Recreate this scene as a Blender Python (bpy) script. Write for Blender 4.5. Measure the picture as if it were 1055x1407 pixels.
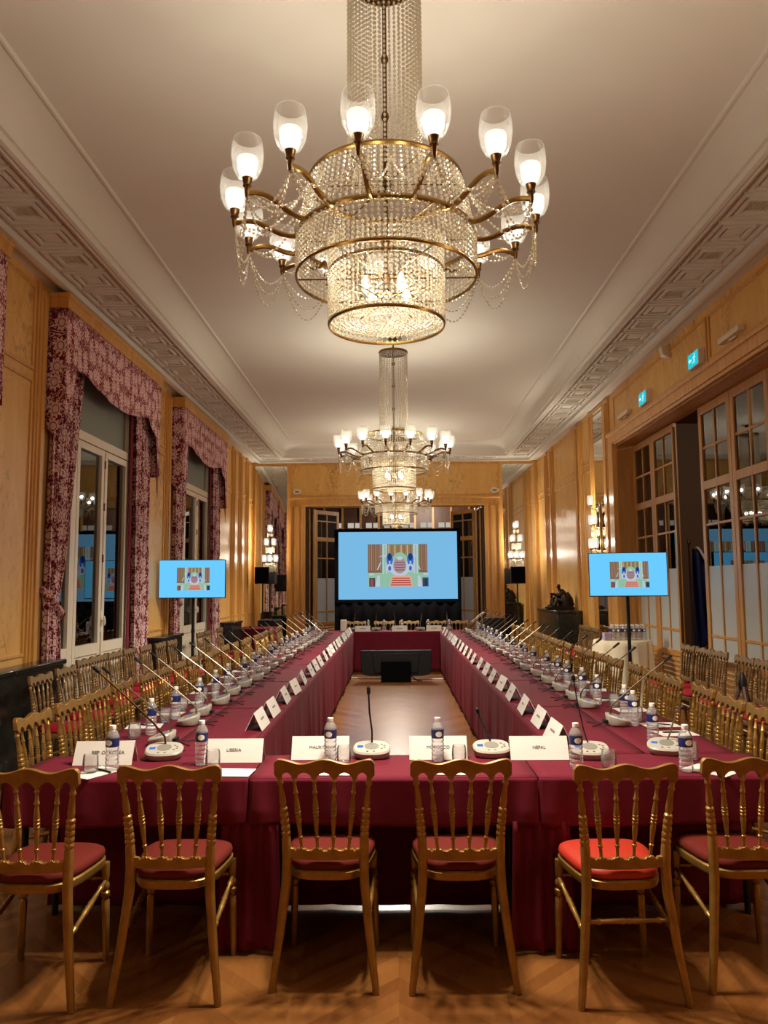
import bpy, math, random
from mathutils import Vector, Matrix
PI = math.pi
sin, cos = math.sin, math.cos
random.seed(7)
SC = bpy.context.scene
COL = SC.collection
for o in list(bpy.data.objects):
    bpy.data.objects.remove(o)

# ------------------------------------------------------------------ camera, world, exposure
cam_data = bpy.data.cameras.new('camera')
cam_data.sensor_fit = 'VERTICAL'
cam_data.sensor_height = 36.0
cam_data.sensor_width = 27.0
cam_data.lens = 36.0 * 1056.0 / 1407.0
cam_data.clip_start = 0.05
cam = bpy.data.objects.new('camera', cam_data)
COL.objects.link(cam)
RX = (0.99986413, 0.01460914, -0.00763553)
RY = (0.00899902, -0.09566627, 0.99537279)
RZ = (0.01381107, -0.99530625, -0.09578474)
cam.matrix_world = Matrix(((RX[0], RY[0], RZ[0], 0.0), (RX[1], RY[1], RZ[1], 0.0), (RX[2], RY[2], RZ[2], 1.6), (0, 0, 0, 1)))
SC.camera = cam
world = bpy.data.worlds.new('night')
SC.world = world
world.use_nodes = True
world.node_tree.nodes['Background'].inputs[0].default_value = (0.010, 0.012, 0.016, 1)
world.node_tree.nodes['Background'].inputs[1].default_value = 1.0
SC.view_settings.view_transform = 'Standard'
SC.view_settings.look = 'None'
SC.view_settings.exposure = 1.08
SC.view_settings.gamma = 1.0
SC.view_settings.use_curve_mapping = False
SC.cycles.max_bounces = 8
SC.cycles.diffuse_bounces = 4
SC.cycles.glossy_bounces = 5
SC.cycles.transparent_max_bounces = 24
SC.cycles.sample_clamp_indirect = 4.0
SC.cycles.sample_clamp_direct = 30.0
SC.cycles.caustics_reflective = False
SC.cycles.caustics_refractive = False
SC.cycles.use_denoising = True
# lamp and added fill-light powers (watts), used by the lamp builders below
LAMP_W, DRUM_W, FILL_SPOT_W, SCONCE_W, ADDED_ROOM_W = 3.4, 9.0, 235.0, 12.0, 150.0
LAMP_COL = (1.0, 0.90, 0.74)
E1 = 2.0 ** -SC.view_settings.exposure   # emission that reads as full white at this exposure
GLOW = 1.7 * E1

# ------------------------------------------------------------------ materials
MATS = {}


def srgb(r, g, b):
    def f(c):
        c /= 255.0
        return c / 12.92 if c <= 0.04045 else ((c + 0.055) / 1.055) ** 2.4
    return (f(r), f(g), f(b), 1.0)


def new_mat(name):
    m = bpy.data.materials.new(name)
    m.use_nodes = True
    nt = m.node_tree
    nt.nodes.clear()
    out = nt.nodes.new('ShaderNodeOutputMaterial')
    MATS[name] = m
    return m, nt, out


def N(nt, kind, **kw):
    n = nt.nodes.new('ShaderNode' + kind)
    for k, v in kw.items():
        if k in ('operation', 'blend_type', 'data_type', 'distance', 'feature', 'wave_type', 'bands_direction', 'noise_dimensions', 'voronoi_dimensions'):
            setattr(n, k, v)
        else:
            key = int(k[1:]) if k[0] == 'i' and k[1:].isdigit() else k.replace('_', ' ')
            n.inputs[key].default_value = v
    return n


def L(nt, a, b):
    nt.links.new(a, b)


def principled(name, col, rough=0.5, metal=0.0, spec=0.5, emit=None, estr=0.0):
    m, nt, out = new_mat(name)
    p = N(nt, 'BsdfPrincipled')
    p.inputs['Base Color'].default_value = col
    p.inputs['Roughness'].default_value = rough
    p.inputs['Metallic'].default_value = metal
    p.inputs['Specular IOR Level'].default_value = spec
    if emit:
        p.inputs['Emission Color'].default_value = emit
        p.inputs['Emission Strength'].default_value = estr
    L(nt, p.outputs[0], out.inputs[0])
    return m, nt, p


def mottled(name, stops, scale=(1, 1, 1), nscale=4.0, detail=5.0, distort=0.0, rough=0.45, bump=0.0, metal=0.0, spec=0.5, nrough=0.6):
    """Principled surface coloured by one stretched noise through a colour ramp."""
    m, nt, p = principled(name, (1, 1, 1, 1), rough, metal, spec)
    tc = N(nt, 'TexCoord')
    mp = N(nt, 'Mapping')
    mp.inputs['Scale'].default_value = scale
    L(nt, tc.outputs['Object'], mp.inputs[0])
    no = N(nt, 'TexNoise', Scale=nscale, Detail=detail, Distortion=distort, Roughness=nrough)
    L(nt, mp.outputs[0], no.inputs['Vector'])
    cr = N(nt, 'ValToRGB')
    els = cr.color_ramp.elements
    for i, (pos, c) in enumerate(stops):
        e = els[i] if i < 2 else els.new(pos)
        e.position = pos
        e.color = c
    L(nt, no.outputs[0], cr.inputs[0])
    L(nt, cr.outputs[0], p.inputs['Base Color'])
    if bump:
        b = N(nt, 'Bump', Strength=bump, Distance=0.01)
        L(nt, no.outputs[0], b.inputs['Height'])
        L(nt, b.outputs[0], p.inputs['Normal'])
    return m, nt, p


def burl(name, base, dark, light, rough=0.38):
    """Honey veneer: long soft figure plus small dark burl flecks."""
    m, nt, p = principled(name, base, rough, 0.0, 0.4)
    tc = N(nt, 'TexCoord')
    mp = N(nt, 'Mapping')
    mp.inputs['Scale'].default_value = (3.0, 3.0, 0.8)
    L(nt, tc.outputs['Object'], mp.inputs[0])
    n1 = N(nt, 'TexNoise', Scale=1.4, Detail=5.0, Distortion=1.2)
    L(nt, mp.outputs[0], n1.inputs['Vector'])
    c1 = N(nt, 'ValToRGB')
    c1.color_ramp.elements[0].position, c1.color_ramp.elements[0].color = 0.3, base
    c1.color_ramp.elements[1].position, c1.color_ramp.elements[1].color = 0.72, light
    L(nt, n1.outputs[0], c1.inputs[0])
    mp2 = N(nt, 'Mapping')
    mp2.inputs['Scale'].default_value = (9.0, 9.0, 5.0)
    L(nt, tc.outputs['Object'], mp2.inputs[0])
    n2 = N(nt, 'TexNoise', Scale=1.0, Detail=8.0, Distortion=2.0, Roughness=0.72)
    L(nt, mp2.outputs[0], n2.inputs['Vector'])
    n3 = N(nt, 'TexNoise', Scale=0.55, Detail=2.0)
    L(nt, mp.outputs[0], n3.inputs['Vector'])
    ad = N(nt, 'Math', operation='MULTIPLY_ADD', i1=0.55)
    L(nt, n3.outputs[0], ad.inputs[0])
    L(nt, n2.outputs[0], ad.inputs[2])
    c2 = N(nt, 'ValToRGB')
    c2.color_ramp.elements[0].position, c2.color_ramp.elements[0].color = 0.82, (0, 0, 0, 1)
    c2.color_ramp.elements[1].position, c2.color_ramp.elements[1].color = 1.06, (0.75, 0.75, 0.75, 1)
    L(nt, ad.outputs[0], c2.inputs[0])
    mx = N(nt, 'MixRGB')
    mx.inputs[2].default_value = dark
    L(nt, c2.outputs[0], mx.inputs[0])
    L(nt, c1.outputs[0], mx.inputs[1])
    L(nt, mx.outputs[0], p.inputs['Base Color'])
    return m


def damask(name, ground, motif, scale):
    """Woven damask: many-petalled palmettes and thin scrolling vines on a red ground."""
    m, nt, p = principled(name, ground, 0.75, 0.0, 0.25)
    tc = N(nt, 'TexCoord')
    sx = N(nt, 'SeparateXYZ')
    L(nt, tc.outputs['Object'], sx.inputs[0])
    ad = N(nt, 'Math', operation='ADD')
    L(nt, sx.outputs[0], ad.inputs[0])
    L(nt, sx.outputs[1], ad.inputs[1])
    cb = N(nt, 'CombineXYZ')
    L(nt, ad.outputs[0], cb.inputs[0])
    L(nt, sx.outputs[2], cb.inputs[1])
    mp = N(nt, 'Mapping')
    mp.inputs['Scale'].default_value = (scale, scale * 0.8, 1.0)
    L(nt, cb.outputs[0], mp.inputs[0])
    vo = N(nt, 'TexVoronoi', Scale=1.0, Randomness=0.55)
    vo.voronoi_dimensions = '2D'
    L(nt, mp.outputs[0], vo.inputs['Vector'])
    df = N(nt, 'VectorMath', operation='SUBTRACT')
    L(nt, mp.outputs[0], df.inputs[0])
    L(nt, vo.outputs['Position'], df.inputs[1])
    s2 = N(nt, 'SeparateXYZ')
    L(nt, df.outputs[0], s2.inputs[0])
    at = N(nt, 'Math', operation='ARCTAN2')
    L(nt, s2.outputs[0], at.inputs[0])
    L(nt, s2.outputs[1], at.inputs[1])
    mu = N(nt, 'Math', operation='MULTIPLY', i1=9.0)
    L(nt, at.outputs[0], mu.inputs[0])
    si = N(nt, 'Math', operation='SINE')
    L(nt, mu.outputs[0], si.inputs[0])
    th = N(nt, 'Math', operation='MULTIPLY_ADD', i1=0.09, i2=0.37)
    L(nt, si.outputs[0], th.inputs[0])
    pet = N(nt, 'Math', operation='LESS_THAN')
    L(nt, vo.outputs['Distance'], pet.inputs[0])
    L(nt, th.outputs[0], pet.inputs[1])
    nz = N(nt, 'TexNoise', Scale=2.1, Detail=1.0, Distortion=1.4)
    L(nt, mp.outputs[0], nz.inputs['Vector'])
    v1 = N(nt, 'Math', operation='MULTIPLY', i1=5.0)
    L(nt, nz.outputs[0], v1.inputs[0])
    v2 = N(nt, 'Math', operation='FRACT')
    L(nt, v1.outputs[0], v2.inputs[0])
    v3 = N(nt, 'Math', operation='LESS_THAN', i1=0.27)
    L(nt, v2.outputs[0], v3.inputs[0])
    mx0 = N(nt, 'Math', operation='MAXIMUM')
    L(nt, pet.outputs[0], mx0.inputs[0])
    L(nt, v3.outputs[0], mx0.inputs[1])
    ring = N(nt, 'Math', operation='COMPARE', i1=0.20, i2=0.022)
    L(nt, vo.outputs['Distance'], ring.inputs[0])
    sb = N(nt, 'Math', operation='SUBTRACT')
    sb.use_clamp = True
    L(nt, mx0.outputs[0], sb.inputs[0])
    L(nt, ring.outputs[0], sb.inputs[1])
    mx = N(nt, 'MixRGB')
    mx.inputs[1].default_value = ground
    mx.inputs[2].default_value = motif
    L(nt, sb.outputs[0], mx.inputs[0])
    L(nt, mx.outputs[0], p.inputs['Base Color'])
    return m


def clear_glass(name, tint=(1, 1, 1, 1), gloss=0.10, white=0.0, rough=0.02, ior=1.45, boost=1.0):
    """Thin clear glass: see-through with fresnel reflections and a little body."""
    m, nt, out = new_mat(name)
    tr = N(nt, 'BsdfTransparent')
    tr.inputs[0].default_value = tint
    gl = N(nt, 'BsdfGlossy')
    gl.inputs['Roughness'].default_value = rough
    fr = N(nt, 'Fresnel', IOR=ior)
    a = N(nt, 'Math', operation='MULTIPLY_ADD', i1=boost, i2=gloss)
    a.use_clamp = True
    L(nt, fr.outputs[0], a.inputs[0])
    mx = N(nt, 'MixShader')
    L(nt, a.outputs[0], mx.inputs[0])
    L(nt, tr.outputs[0], mx.inputs[1])
    L(nt, gl.outputs[0], mx.inputs[2])
    last = mx
    if white:
        di = N(nt, 'BsdfDiffuse')
        di.inputs[0].default_value = (0.9, 0.9, 0.9, 1)
        mx2 = N(nt, 'MixShader', i0=white)
        L(nt, mx.outputs[0], mx2.inputs[1])
        L(nt, di.outputs[0], mx2.inputs[2])
        last = mx2
    L(nt, last.outputs[0], out.inputs[0])
    return m


def crystal(name):
    m, nt, out = new_mat(name)
    tr = N(nt, 'BsdfTransparent')
    tr.inputs[0].default_value = (0.97, 0.94, 0.86, 1)
    gl = N(nt, 'BsdfGlossy')
    gl.inputs[0].default_value = (1, 0.97, 0.9, 1)
    gl.inputs['Roughness'].default_value = 0.09
    tl = N(nt, 'BsdfTranslucent')
    tl.inputs[0].default_value = (0.78, 0.72, 0.58, 1)
    di = N(nt, 'BsdfDiffuse')
    di.inputs[0].default_value = (0.66, 0.60, 0.47, 1)
    a = N(nt, 'MixShader', i0=0.5)
    L(nt, tl.outputs[0], a.inputs[1])
    L(nt, di.outputs[0], a.inputs[2])
    lw = N(nt, 'LayerWeight', Blend=0.35)
    ma = N(nt, 'Math', operation='MULTIPLY_ADD', i1=0.55, i2=0.25)
    L(nt, lw.outputs['Facing'], ma.inputs[0])
    b = N(nt, 'MixShader')
    L(nt, ma.outputs[0], b.inputs[0])
    L(nt, a.outputs[0], b.inputs[1])
    L(nt, gl.outputs[0], b.inputs[2])
    c = N(nt, 'MixShader', i0=0.72)
    L(nt, tr.outputs[0], c.inputs[1])
    L(nt, b.outputs[0], c.inputs[2])
    L(nt, c.outputs[0], out.inputs[0])
    return m


def glowing(name, col, strength, see=0.0):
    """A lit lamp glass: gives off light and lets its own bulb shine through."""
    m, nt, out = new_mat(name)
    em = N(nt, 'Emission')
    em.inputs[0].default_value = col
    em.inputs[1].default_value = strength
    if see:
        tr = N(nt, 'BsdfTransparent')
        mx = N(nt, 'MixShader', i0=see)
        L(nt, em.outputs[0], mx.inputs[1])
        L(nt, tr.outputs[0], mx.inputs[2])
        L(nt, mx.outputs[0], out.inputs[0])
    else:
        L(nt, em.outputs[0], out.inputs[0])
    return m


def parquet():
    """Chevron oak parquet: boards mirrored across bands."""
    m, nt, p = principled('oak_parquet', (0.4, 0.24, 0.1, 1), 0.26, 0.0, 0.6)
    tc = N(nt, 'TexCoord')
    sx = N(nt, 'SeparateXYZ')
    L(nt, tc.outputs['Object'], sx.inputs[0])
    band = N(nt, 'Math', operation='PINGPONG', i1=0.42)
    L(nt, sx.outputs[0], band.inputs[0])
    bi = N(nt, 'Math', operation='DIVIDE', i1=0.42)
    L(nt, sx.outputs[0], bi.inputs[0])
    bf = N(nt, 'Math', operation='FLOOR')
    L(nt, bi.outputs[0], bf.inputs[0])
    v = N(nt, 'Math', operation='ADD')
    L(nt, sx.outputs[1], v.inputs[0])
    L(nt, band.outputs[0], v.inputs[1])
    vd = N(nt, 'Math', operation='DIVIDE', i1=0.095)
    L(nt, v.outputs[0], vd.inputs[0])
    vf = N(nt, 'Math', operation='FLOOR')
    L(nt, vd.outputs[0], vf.inputs[0])
    fr = N(nt, 'Math', operation='FRACT')
    L(nt, vd.outputs[0], fr.inputs[0])
    cb = N(nt, 'CombineXYZ')
    L(nt, bf.outputs[0], cb.inputs[0])
    L(nt, vf.outputs[0], cb.inputs[1])
    wn = N(nt, 'TexWhiteNoise')
    L(nt, cb.outputs[0], wn.inputs['Vector'])
    mp = N(nt, 'Mapping')
    mp.inputs['Rotation'].default_value = (0, 0, 0.75)
    mp.inputs['Scale'].default_value = (30, 4, 1)
    L(nt, tc.outputs['Object'], mp.inputs[0])
    gn = N(nt, 'TexNoise', Scale=1.0, Detail=5.0, Distortion=0.6)
    L(nt, mp.outputs[0], gn.inputs['Vector'])
    s = N(nt, 'Math', operation='MULTIPLY_ADD', i1=0.55)
    L(nt, wn.outputs['Value'], s.inputs[0])
    h = N(nt, 'Math', operation='MULTIPLY', i1=0.45)
    L(nt, gn.outputs[0], h.inputs[0])
    L(nt, h.outputs[0], s.inputs[2])
    cr = N(nt, 'ValToRGB')
    cr.color_ramp.elements[0].position, cr.color_ramp.elements[0].color = 0.1, srgb(102, 59, 25)
    cr.color_ramp.elements[1].position, cr.color_ramp.elements[1].color = 0.9, srgb(138, 90, 45)
    L(nt, s.outputs[0], cr.inputs[0])
    gap = N(nt, 'Math', operation='LESS_THAN', i1=0.03)
    L(nt, fr.outputs[0], gap.inputs[0])
    gp = N(nt, 'Math', operation='MULTIPLY', i1=0.3)
    L(nt, gap.outputs[0], gp.inputs[0])
    mx = N(nt, 'MixRGB')
    mx.inputs[2].default_value = srgb(96, 60, 30)
    L(nt, gp.outputs[0], mx.inputs[0])
    L(nt, cr.outputs[0], mx.inputs[1])
    L(nt, mx.outputs[0], p.inputs['Base Color'])
    return m


M = MATS
parquet()
burl('burl_panel', srgb(218, 166, 88), srgb(140, 90, 36), srgb(230, 184, 110))
mottled('honey_trim', [(0.3, srgb(196, 138, 64)), (0.7, srgb(220, 168, 94))], (6, 6, 0.5), 3.0, 4.0, 0.6, 0.36)
mottled('oak_door', [(0.3, srgb(168, 116, 56)), (0.7, srgb(196, 144, 80))], (8, 8, 0.6), 3.0, 4.0, 0.5, 0.4)
mottled('dark_wood', [(0.3, srgb(60, 34, 20)), (0.7, srgb(88, 52, 30))], (6, 6, 0.6), 3.0, 3.0, 0.4, 0.5)
mottled('ceiling_plaster', [(0.3, srgb(216, 212, 200)), (0.7, srgb(220, 216, 204))], (1, 1, 1), 0.8, 2.0, 0.0, 0.8)
principled('white_paint', srgb(226, 216, 196), 0.4)
principled('vent_grey', srgb(70, 64, 58), 0.6)
damask('damask_curtain', srgb(112, 20, 36), srgb(222, 188, 188), 6.0)
damask('damask_valance', srgb(128, 34, 48), srgb(236, 198, 196), 7.5)
principled('red_lining', srgb(120, 12, 32), 0.7)
mottled('black_marble', [(0.35, srgb(18, 22, 20)), (0.62, srgb(34, 40, 36)), (0.72, srgb(84, 90, 82))], (1, 1, 1), 5.0, 8.0, 1.6, 0.18)
mottled('burgundy_cloth', [(0.3, srgb(92, 15, 32)), (0.7, srgb(101, 18, 37))], (3, 3, 3), 2.0, 4.0, 0.0, 0.82, 0.0, 0.0, 0.2)
mottled('gilt', [(0.3, srgb(138, 102, 46)), (0.7, srgb(163, 124, 62))], (6, 6, 6), 3.0, 3.0, 0.0, 0.36, 0.0, 0.6)
mottled('old_gilt', [(0.3, srgb(122, 96, 58)), (0.7, srgb(154, 124, 80))], (6, 6, 6), 3.0, 3.0, 0.0, 0.4, 0.0, 0.5)
mottled('red_velvet', [(0.3, srgb(88, 23, 13)), (0.7, srgb(97, 27, 16))], (20, 20, 20), 3.0, 2.0, 0.0, 0.8, 0.0, 0.0, 0.2)
principled('orange_red_leather', srgb(166, 42, 22), 0.5)
mottled('crimson_velvet', [(0.3, srgb(150, 22, 34)), (0.7, srgb(164, 28, 40))], (20, 20, 20), 3.0, 2.0, 0.0, 0.8, 0.0, 0.0, 0.2)
principled('brass', srgb(134, 104, 54), 0.28, 1.0)
principled('dark_brass', srgb(98, 72, 44), 0.35, 1.0)
principled('black_metal', srgb(22, 22, 24), 0.4, 0.3)
principled('black_plastic', srgb(13, 13, 14), 0.5, 0.0, 0.25)
principled('black_fabric', srgb(6, 6, 7), 0.95, 0.0, 0.05)
principled('grey_plastic', srgb(164, 158, 148), 0.4)
principled('mid_grey', srgb(120, 116, 108), 0.5)
principled('chrome', srgb(136, 124, 108), 0.34, 1.0)
principled('white_card', srgb(210, 205, 198), 0.28)
principled('white_paper', srgb(214, 208, 202), 0.6)
principled('ink', srgb(50, 46, 46), 0.6)
principled('white_plastic', srgb(226, 224, 218), 0.4)
principled('beige_plastic', srgb(222, 208, 180), 0.45)
principled('label_blue', srgb(24, 32, 84), 0.35)
principled('bronze_patina', srgb(40, 30, 24), 0.35, 0.6)
principled('cream_cloth', srgb(222, 208, 178), 0.8)
principled('lilac_card', srgb(170, 150, 178), 0.6)
principled('navy_cloth', srgb(22, 34, 92), 0.7)
principled('brown_wall', srgb(120, 84, 54), 0.6)
principled('blind_grey', srgb(128, 134, 124), 0.6)
principled('frosted_film', srgb(176, 178, 174), 0.35)
clear_glass('window_glass', (0.55, 0.55, 0.53, 1), 0.07, 0.0, 0.005, 1.5)
clear_glass('door_glass', (0.75, 0.73, 0.7, 1), 0.10, 0.0, 0.005, 1.5)
clear_glass('pet', (0.98, 0.98, 1.0, 1), 0.06, 0.16, 0.06, 1.25)
clear_glass('tumbler', (0.98, 0.98, 0.98, 1), 0.05, 0.09, 0.04, 1.25)
clear_glass('bubble_glass', (0.99, 0.99, 0.98, 1), 0.03, 0.025, 0.03, 1.3, 0.4)
crystal('crystal')
principled('mirror', (0.80, 0.80, 0.76, 1), 0.01, 1.0)
glowing('lamp_frost', (1.0, 0.93, 0.80, 1), GLOW, 0.35)
glowing('sconce_glass', (1.0, 0.90, 0.72, 1), 1.0 * E1, 0.45)
glowing('bulb', (1.0, 0.93, 0.80, 1), 5.0 * E1)
glowing('screen_blue', srgb(124, 190, 234), 0.95 * E1)
glowing('tv_blue', srgb(108, 204, 255), 1.0 * E1)
glowing('lcd_blue', srgb(90, 150, 235), 0.8 * E1)
glowing('exit_green', srgb(30, 200, 215), 1.0 * E1)
glowing('exit_white', srgb(225, 255, 250), 1.0 * E1)
glowing('lit_pane', srgb(200, 190, 176), 0.9 * E1)
glowing('spot_white', srgb(255, 250, 240), 1.2 * E1)
for nm, c in dict(brown=(134, 98, 74), green=(150, 196, 170), tan=(150, 132, 92), blue=(60, 112, 206), pale=(196, 206, 222), rose=(178, 142, 150), red=(186, 74, 66), peach=(226, 176, 150), dark=(70, 76, 88), navy=(34, 60, 110)).items():
    glowing('slide_' + nm, srgb(*c), 0.9 * E1)


# ------------------------------------------------------------------ mesh helpers
class MB:
    def __init__(s):
        s.v, s.f, s.m = [], [], []

    def add(s, vs, fs, mi=0):
        b = len(s.v)
        s.v.extend(vs)
        s.f.extend([tuple(i + b for i in f) for f in fs])
        s.m.extend([mi] * len(fs))
        return s

    def box(s, x0, x1, y0, y1, z0, z1, mi=0):
        vs = [(x, y, z) for z in (z0, z1) for y in (y0, y1) for x in (x0, x1)]
        return s.add(vs, [(0, 2, 3, 1), (4, 5, 7, 6), (0, 1, 5, 4), (2, 6, 7, 3), (0, 4, 6, 2), (1, 3, 7, 5)], mi)

    def prism(s, poly, axis, a0, a1, mi=0):
        def P(p, a):
            return (a, p[0], p[1]) if axis == 'x' else (p[0], a, p[1]) if axis == 'y' else (p[0], p[1], a)
        n = len(poly)
        vs = [P(p, a0) for p in poly] + [P(p, a1) for p in poly]
        fs = [tuple(range(n - 1, -1, -1)), tuple(range(n, 2 * n))]
        fs += [(i, (i + 1) % n, n + (i + 1) % n, n + i) for i in range(n)]
        return s.add(vs, fs, mi)

    def rings(s, rings, closed=True, caps=True, mi=0):
        n = len(rings[0])
        vs = [p for r in rings for p in r]
        fs = []
        for j in range(len(rings) - 1):
            for i in range(n if closed else n - 1):
                a, b = j * n + i, j * n + (i + 1) % n
                fs.append((a, b, b + n, a + n))
        if caps:
            fs.append(tuple(range(n - 1, -1, -1)))
            e = (len(rings) - 1) * n
            fs.append(tuple(range(e, e + n)))
        return s.add(vs, fs, mi)

    def lathe(s, prof, A=(0, 0, 0), B=(0, 0, 1), n=10, mi=0, caps=True, norm=False):
        """prof: (radius, t); t in metres from A towards B, or 0..1 when norm."""
        A, B = Vector(A), Vector(B)
        d = B - A
        ln = d.length
        d.normalize()
        u = Vector((1, 0, 0)) if abs(d.x) < 0.9 else Vector((0, 1, 0))
        u = (u - d * u.dot(d)).normalized()
        w = d.cross(u)
        R = []
        for r, t in prof:
            c = A + d * (t * ln if norm else t)
            R.append([tuple(c + (u * cos(2 * PI * i / n) + w * sin(2 * PI * i / n)) * r) for i in range(n)])
        return s.rings(R, True, caps, mi)

    def tube(s, path, r, n=8, mi=0, caps=True, flat=None):
        P = [Vector(p[:3]) for p in path]
        R = []
        u = None
        for i, p in enumerate(P):
            t = (P[min(i + 1, len(P) - 1)] - P[max(i - 1, 0)]).normalized()
            if u is None:
                u = Vector((1, 0, 0)) if abs(t.x) < 0.9 else Vector((0, 1, 0))
            u = (u - t * u.dot(t)).normalized()
            w = t.cross(u)
            rr = r[i] if isinstance(r, (list, tuple)) else r
            fl = flat or 1.0
            R.append([tuple(p + (u * cos(2 * PI * k / n) + w * sin(2 * PI * k / n) * fl) * rr) for k in range(n)])
        return s.rings(R, True, caps, mi)

    def torus(s, c, R, r, n=48, k=6, mi=0, sq=False):
        rings = []
        for i in range(n):
            a = 2 * PI * i / n
            rings.append([(c[0] + (R + r * cos(b)) * cos(a), c[1] + (R + r * cos(b)) * sin(a), c[2] + (1.6 if sq else 1.0) * r * sin(b)) for b in (2 * PI * j / k for j in range(k))])
        rings.append(rings[0])
        return s.rings(rings, True, False, mi)

    def ball(s, c, rx, ry=None, rz=None, n=10, k=6, mi=0):
        ry, rz = ry or rx, rz or rx
        R = [[(c[0] + rx * sin(t) * cos(a), c[1] + ry * sin(t) * sin(a), c[2] + rz * cos(t)) for a in (2 * PI * i / n for i in range(n))] for t in (PI * (0.04 + 0.92 * j / k) for j in range(k + 1))]
        return s.rings(R, True, True, mi)

    def grid(s, fn, nu, nv, mi=0):
        vs = [fn(i / nu, j / nv) for j in range(nv + 1) for i in range(nu + 1)]
        w = nu + 1
        return s.add(vs, [(j * w + i, j * w + i + 1, (j + 1) * w + i + 1, (j + 1) * w + i) for j in range(nv) for i in range(nu)], mi)

    def mesh(s, name, mats, smooth=True, angle=38):
        me = bpy.data.meshes.new(name)
        me.from_pydata(s.v, [], s.f)
        for k in ([mats] if isinstance(mats, str) else mats):
            me.materials.append(MATS[k])
        me.polygons.foreach_set('material_index', s.m)
        me.validate()
        if smooth:
            me.shade_smooth()
            me.set_sharp_from_angle(angle=math.radians(angle))
        me.update()
        return me

    def build(s, name, mats, parent=None, smooth=True, bevel=0.0, solid=0.0, angle=38):
        o = bpy.data.objects.new(name, s.mesh(name, mats, smooth, angle))
        COL.objects.link(o)
        if parent:
            o.parent = parent
        if solid:
            q = o.modifiers.new('thickness', 'SOLIDIFY')
            q.thickness = solid
            q.offset = 0
        if bevel:
            b = o.modifiers.new('edge', 'BEVEL')
            b.width = bevel
            b.segments = 2
            b.limit_method = 'ANGLE'
        return o


def tag(o, label=None, cat=None, group=None, kind=None):
    for k, v in (('label', label), ('category', cat), ('group', group), ('kind', kind)):
        if v:
            o[k] = v
    return o


def empty(name, loc=(0, 0, 0), rz=0.0, label=None, cat=None, group=None, kind=None):
    o = bpy.data.objects.new(name, None)
    o.empty_display_size = 0.1
    COL.objects.link(o)
    o.location = loc
    o.rotation_euler = (0, 0, rz)
    return tag(o, label, cat, group, kind)


def copy_tree(o, parent=None):
    c = o.copy()
    COL.objects.link(c)
    if parent:
        c.parent = parent
    for ch in [x for x in o.children]:
        copy_tree(ch, c)
    return c


class Proto:
    """First use places the original, later uses place copies of the thing and its parts."""
    def __init__(s, o):
        s.o, s.used = o, False

    def put(s, loc, rz=0.0, label=None, group=None):
        o = s.o if not s.used else copy_tree(s.o)
        s.used = True
        o.location = loc
        o.rotation_euler = (0, 0, rz)
        return tag(o, label, None, group)


def textobj(name, s, size, loc, rot, mat, parent=None, depth=0.0003):
    cu = bpy.data.curves.new(name, 'FONT')
    cu.body = s
    cu.size = size
    cu.align_x = 'CENTER'
    cu.align_y = 'CENTER'
    cu.extrude = depth
    cu.materials.append(MATS[mat])
    o = bpy.data.objects.new(name, cu)
    COL.objects.link(o)
    dg = bpy.context.evaluated_depsgraph_get()
    me = bpy.data.meshes.new_from_object(o.evaluated_get(dg))
    me.name = name
    bpy.data.objects.remove(o)
    bpy.data.curves.remove(cu)
    o = bpy.data.objects.new(name, me)
    COL.objects.link(o)
    o.location = loc
    o.rotation_euler = rot
    if parent:
        o.parent = parent
    return o


ORD = 'first second third fourth fifth sixth seventh eighth ninth tenth eleventh twelfth thirteenth fourteenth fifteenth sixteenth seventeenth eighteenth nineteenth twentieth'.split()


def nth(k, n, near='the near end', far='the far end'):
    if k < (n + 1) // 2:
        return ORD[k] + ' from ' + near
    return ORD[n - 1 - k] + ' from ' + far

# ------------------------------------------------------------------ the room shell
WX, Y0, Y1, ZW = 3.42, -2.6, 18.3, 4.58


def structure(o, label, cat):
    return tag(o, label, cat, None, 'structure')


structure(MB().box(-WX - 0.3, 7.4, Y0 - 0.2, 22.4, -0.12, 0.0).build('floor', 'oak_parquet', smooth=False), 'honey oak parquet floor laid in chevrons under the whole room', 'floor')


def rounded_loop(o, z):
    w = WX - o
    r = min(0.9, max(0.0015, (o - 0.84) * 1.7))
    ya, yb = Y0 + o, Y1 - o
    pts = []
    for cx, cy, a0 in ((w - r, yb - r, 0), (-w + r, yb - r, PI / 2), (-w + r, ya + r, PI), (w - r, ya + r, 1.5 * PI)):
        for k in range(9):
            a = a0 + PI / 2 * k / 8
            pts.append((cx + r * cos(a), cy + r * sin(a), z))
    return pts


prof = [(-0.05, ZW), (0.15, ZW), (0.15, 4.545), (0.19, 4.535), (0.23, 4.545), (0.23, 4.60), (0.25, 4.615), (0.73, 4.615), (0.74, 4.57), (0.775, 4.55), (0.81, 4.565), (0.815, 4.545), (0.85, 4.55), (0.855, 4.60), (0.88, 4.605)]
prof += [(0.88 + 0.22 * (1 - cos(a)), 4.61 + 0.235 * sin(a)) for a in (PI / 2 * k / 9 for k in range(10))]
prof += [(1.105, 4.832), (1.125, 4.832), (1.135, 4.85)]
cm = MB()
cm.rings([rounded_loop(o, z) for o, z in prof], True, False)
last = rounded_loop(*prof[-1])
cm.add(last, [tuple(range(len(last)))])
cm.add([(-WX - 0.4, Y0 - 0.3, 5.0), (WX + 0.4, Y0 - 0.3, 5.0), (WX + 0.4, Y1 + 0.4, 5.0), (-WX - 0.4, Y1 + 0.4, 5.0)], [(0, 1, 2, 3)])
ceiling = structure(cm.build('ceiling', 'ceiling_plaster', angle=32), 'pale plaster ceiling with a deep cove and a coffered border', 'ceiling')


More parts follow.
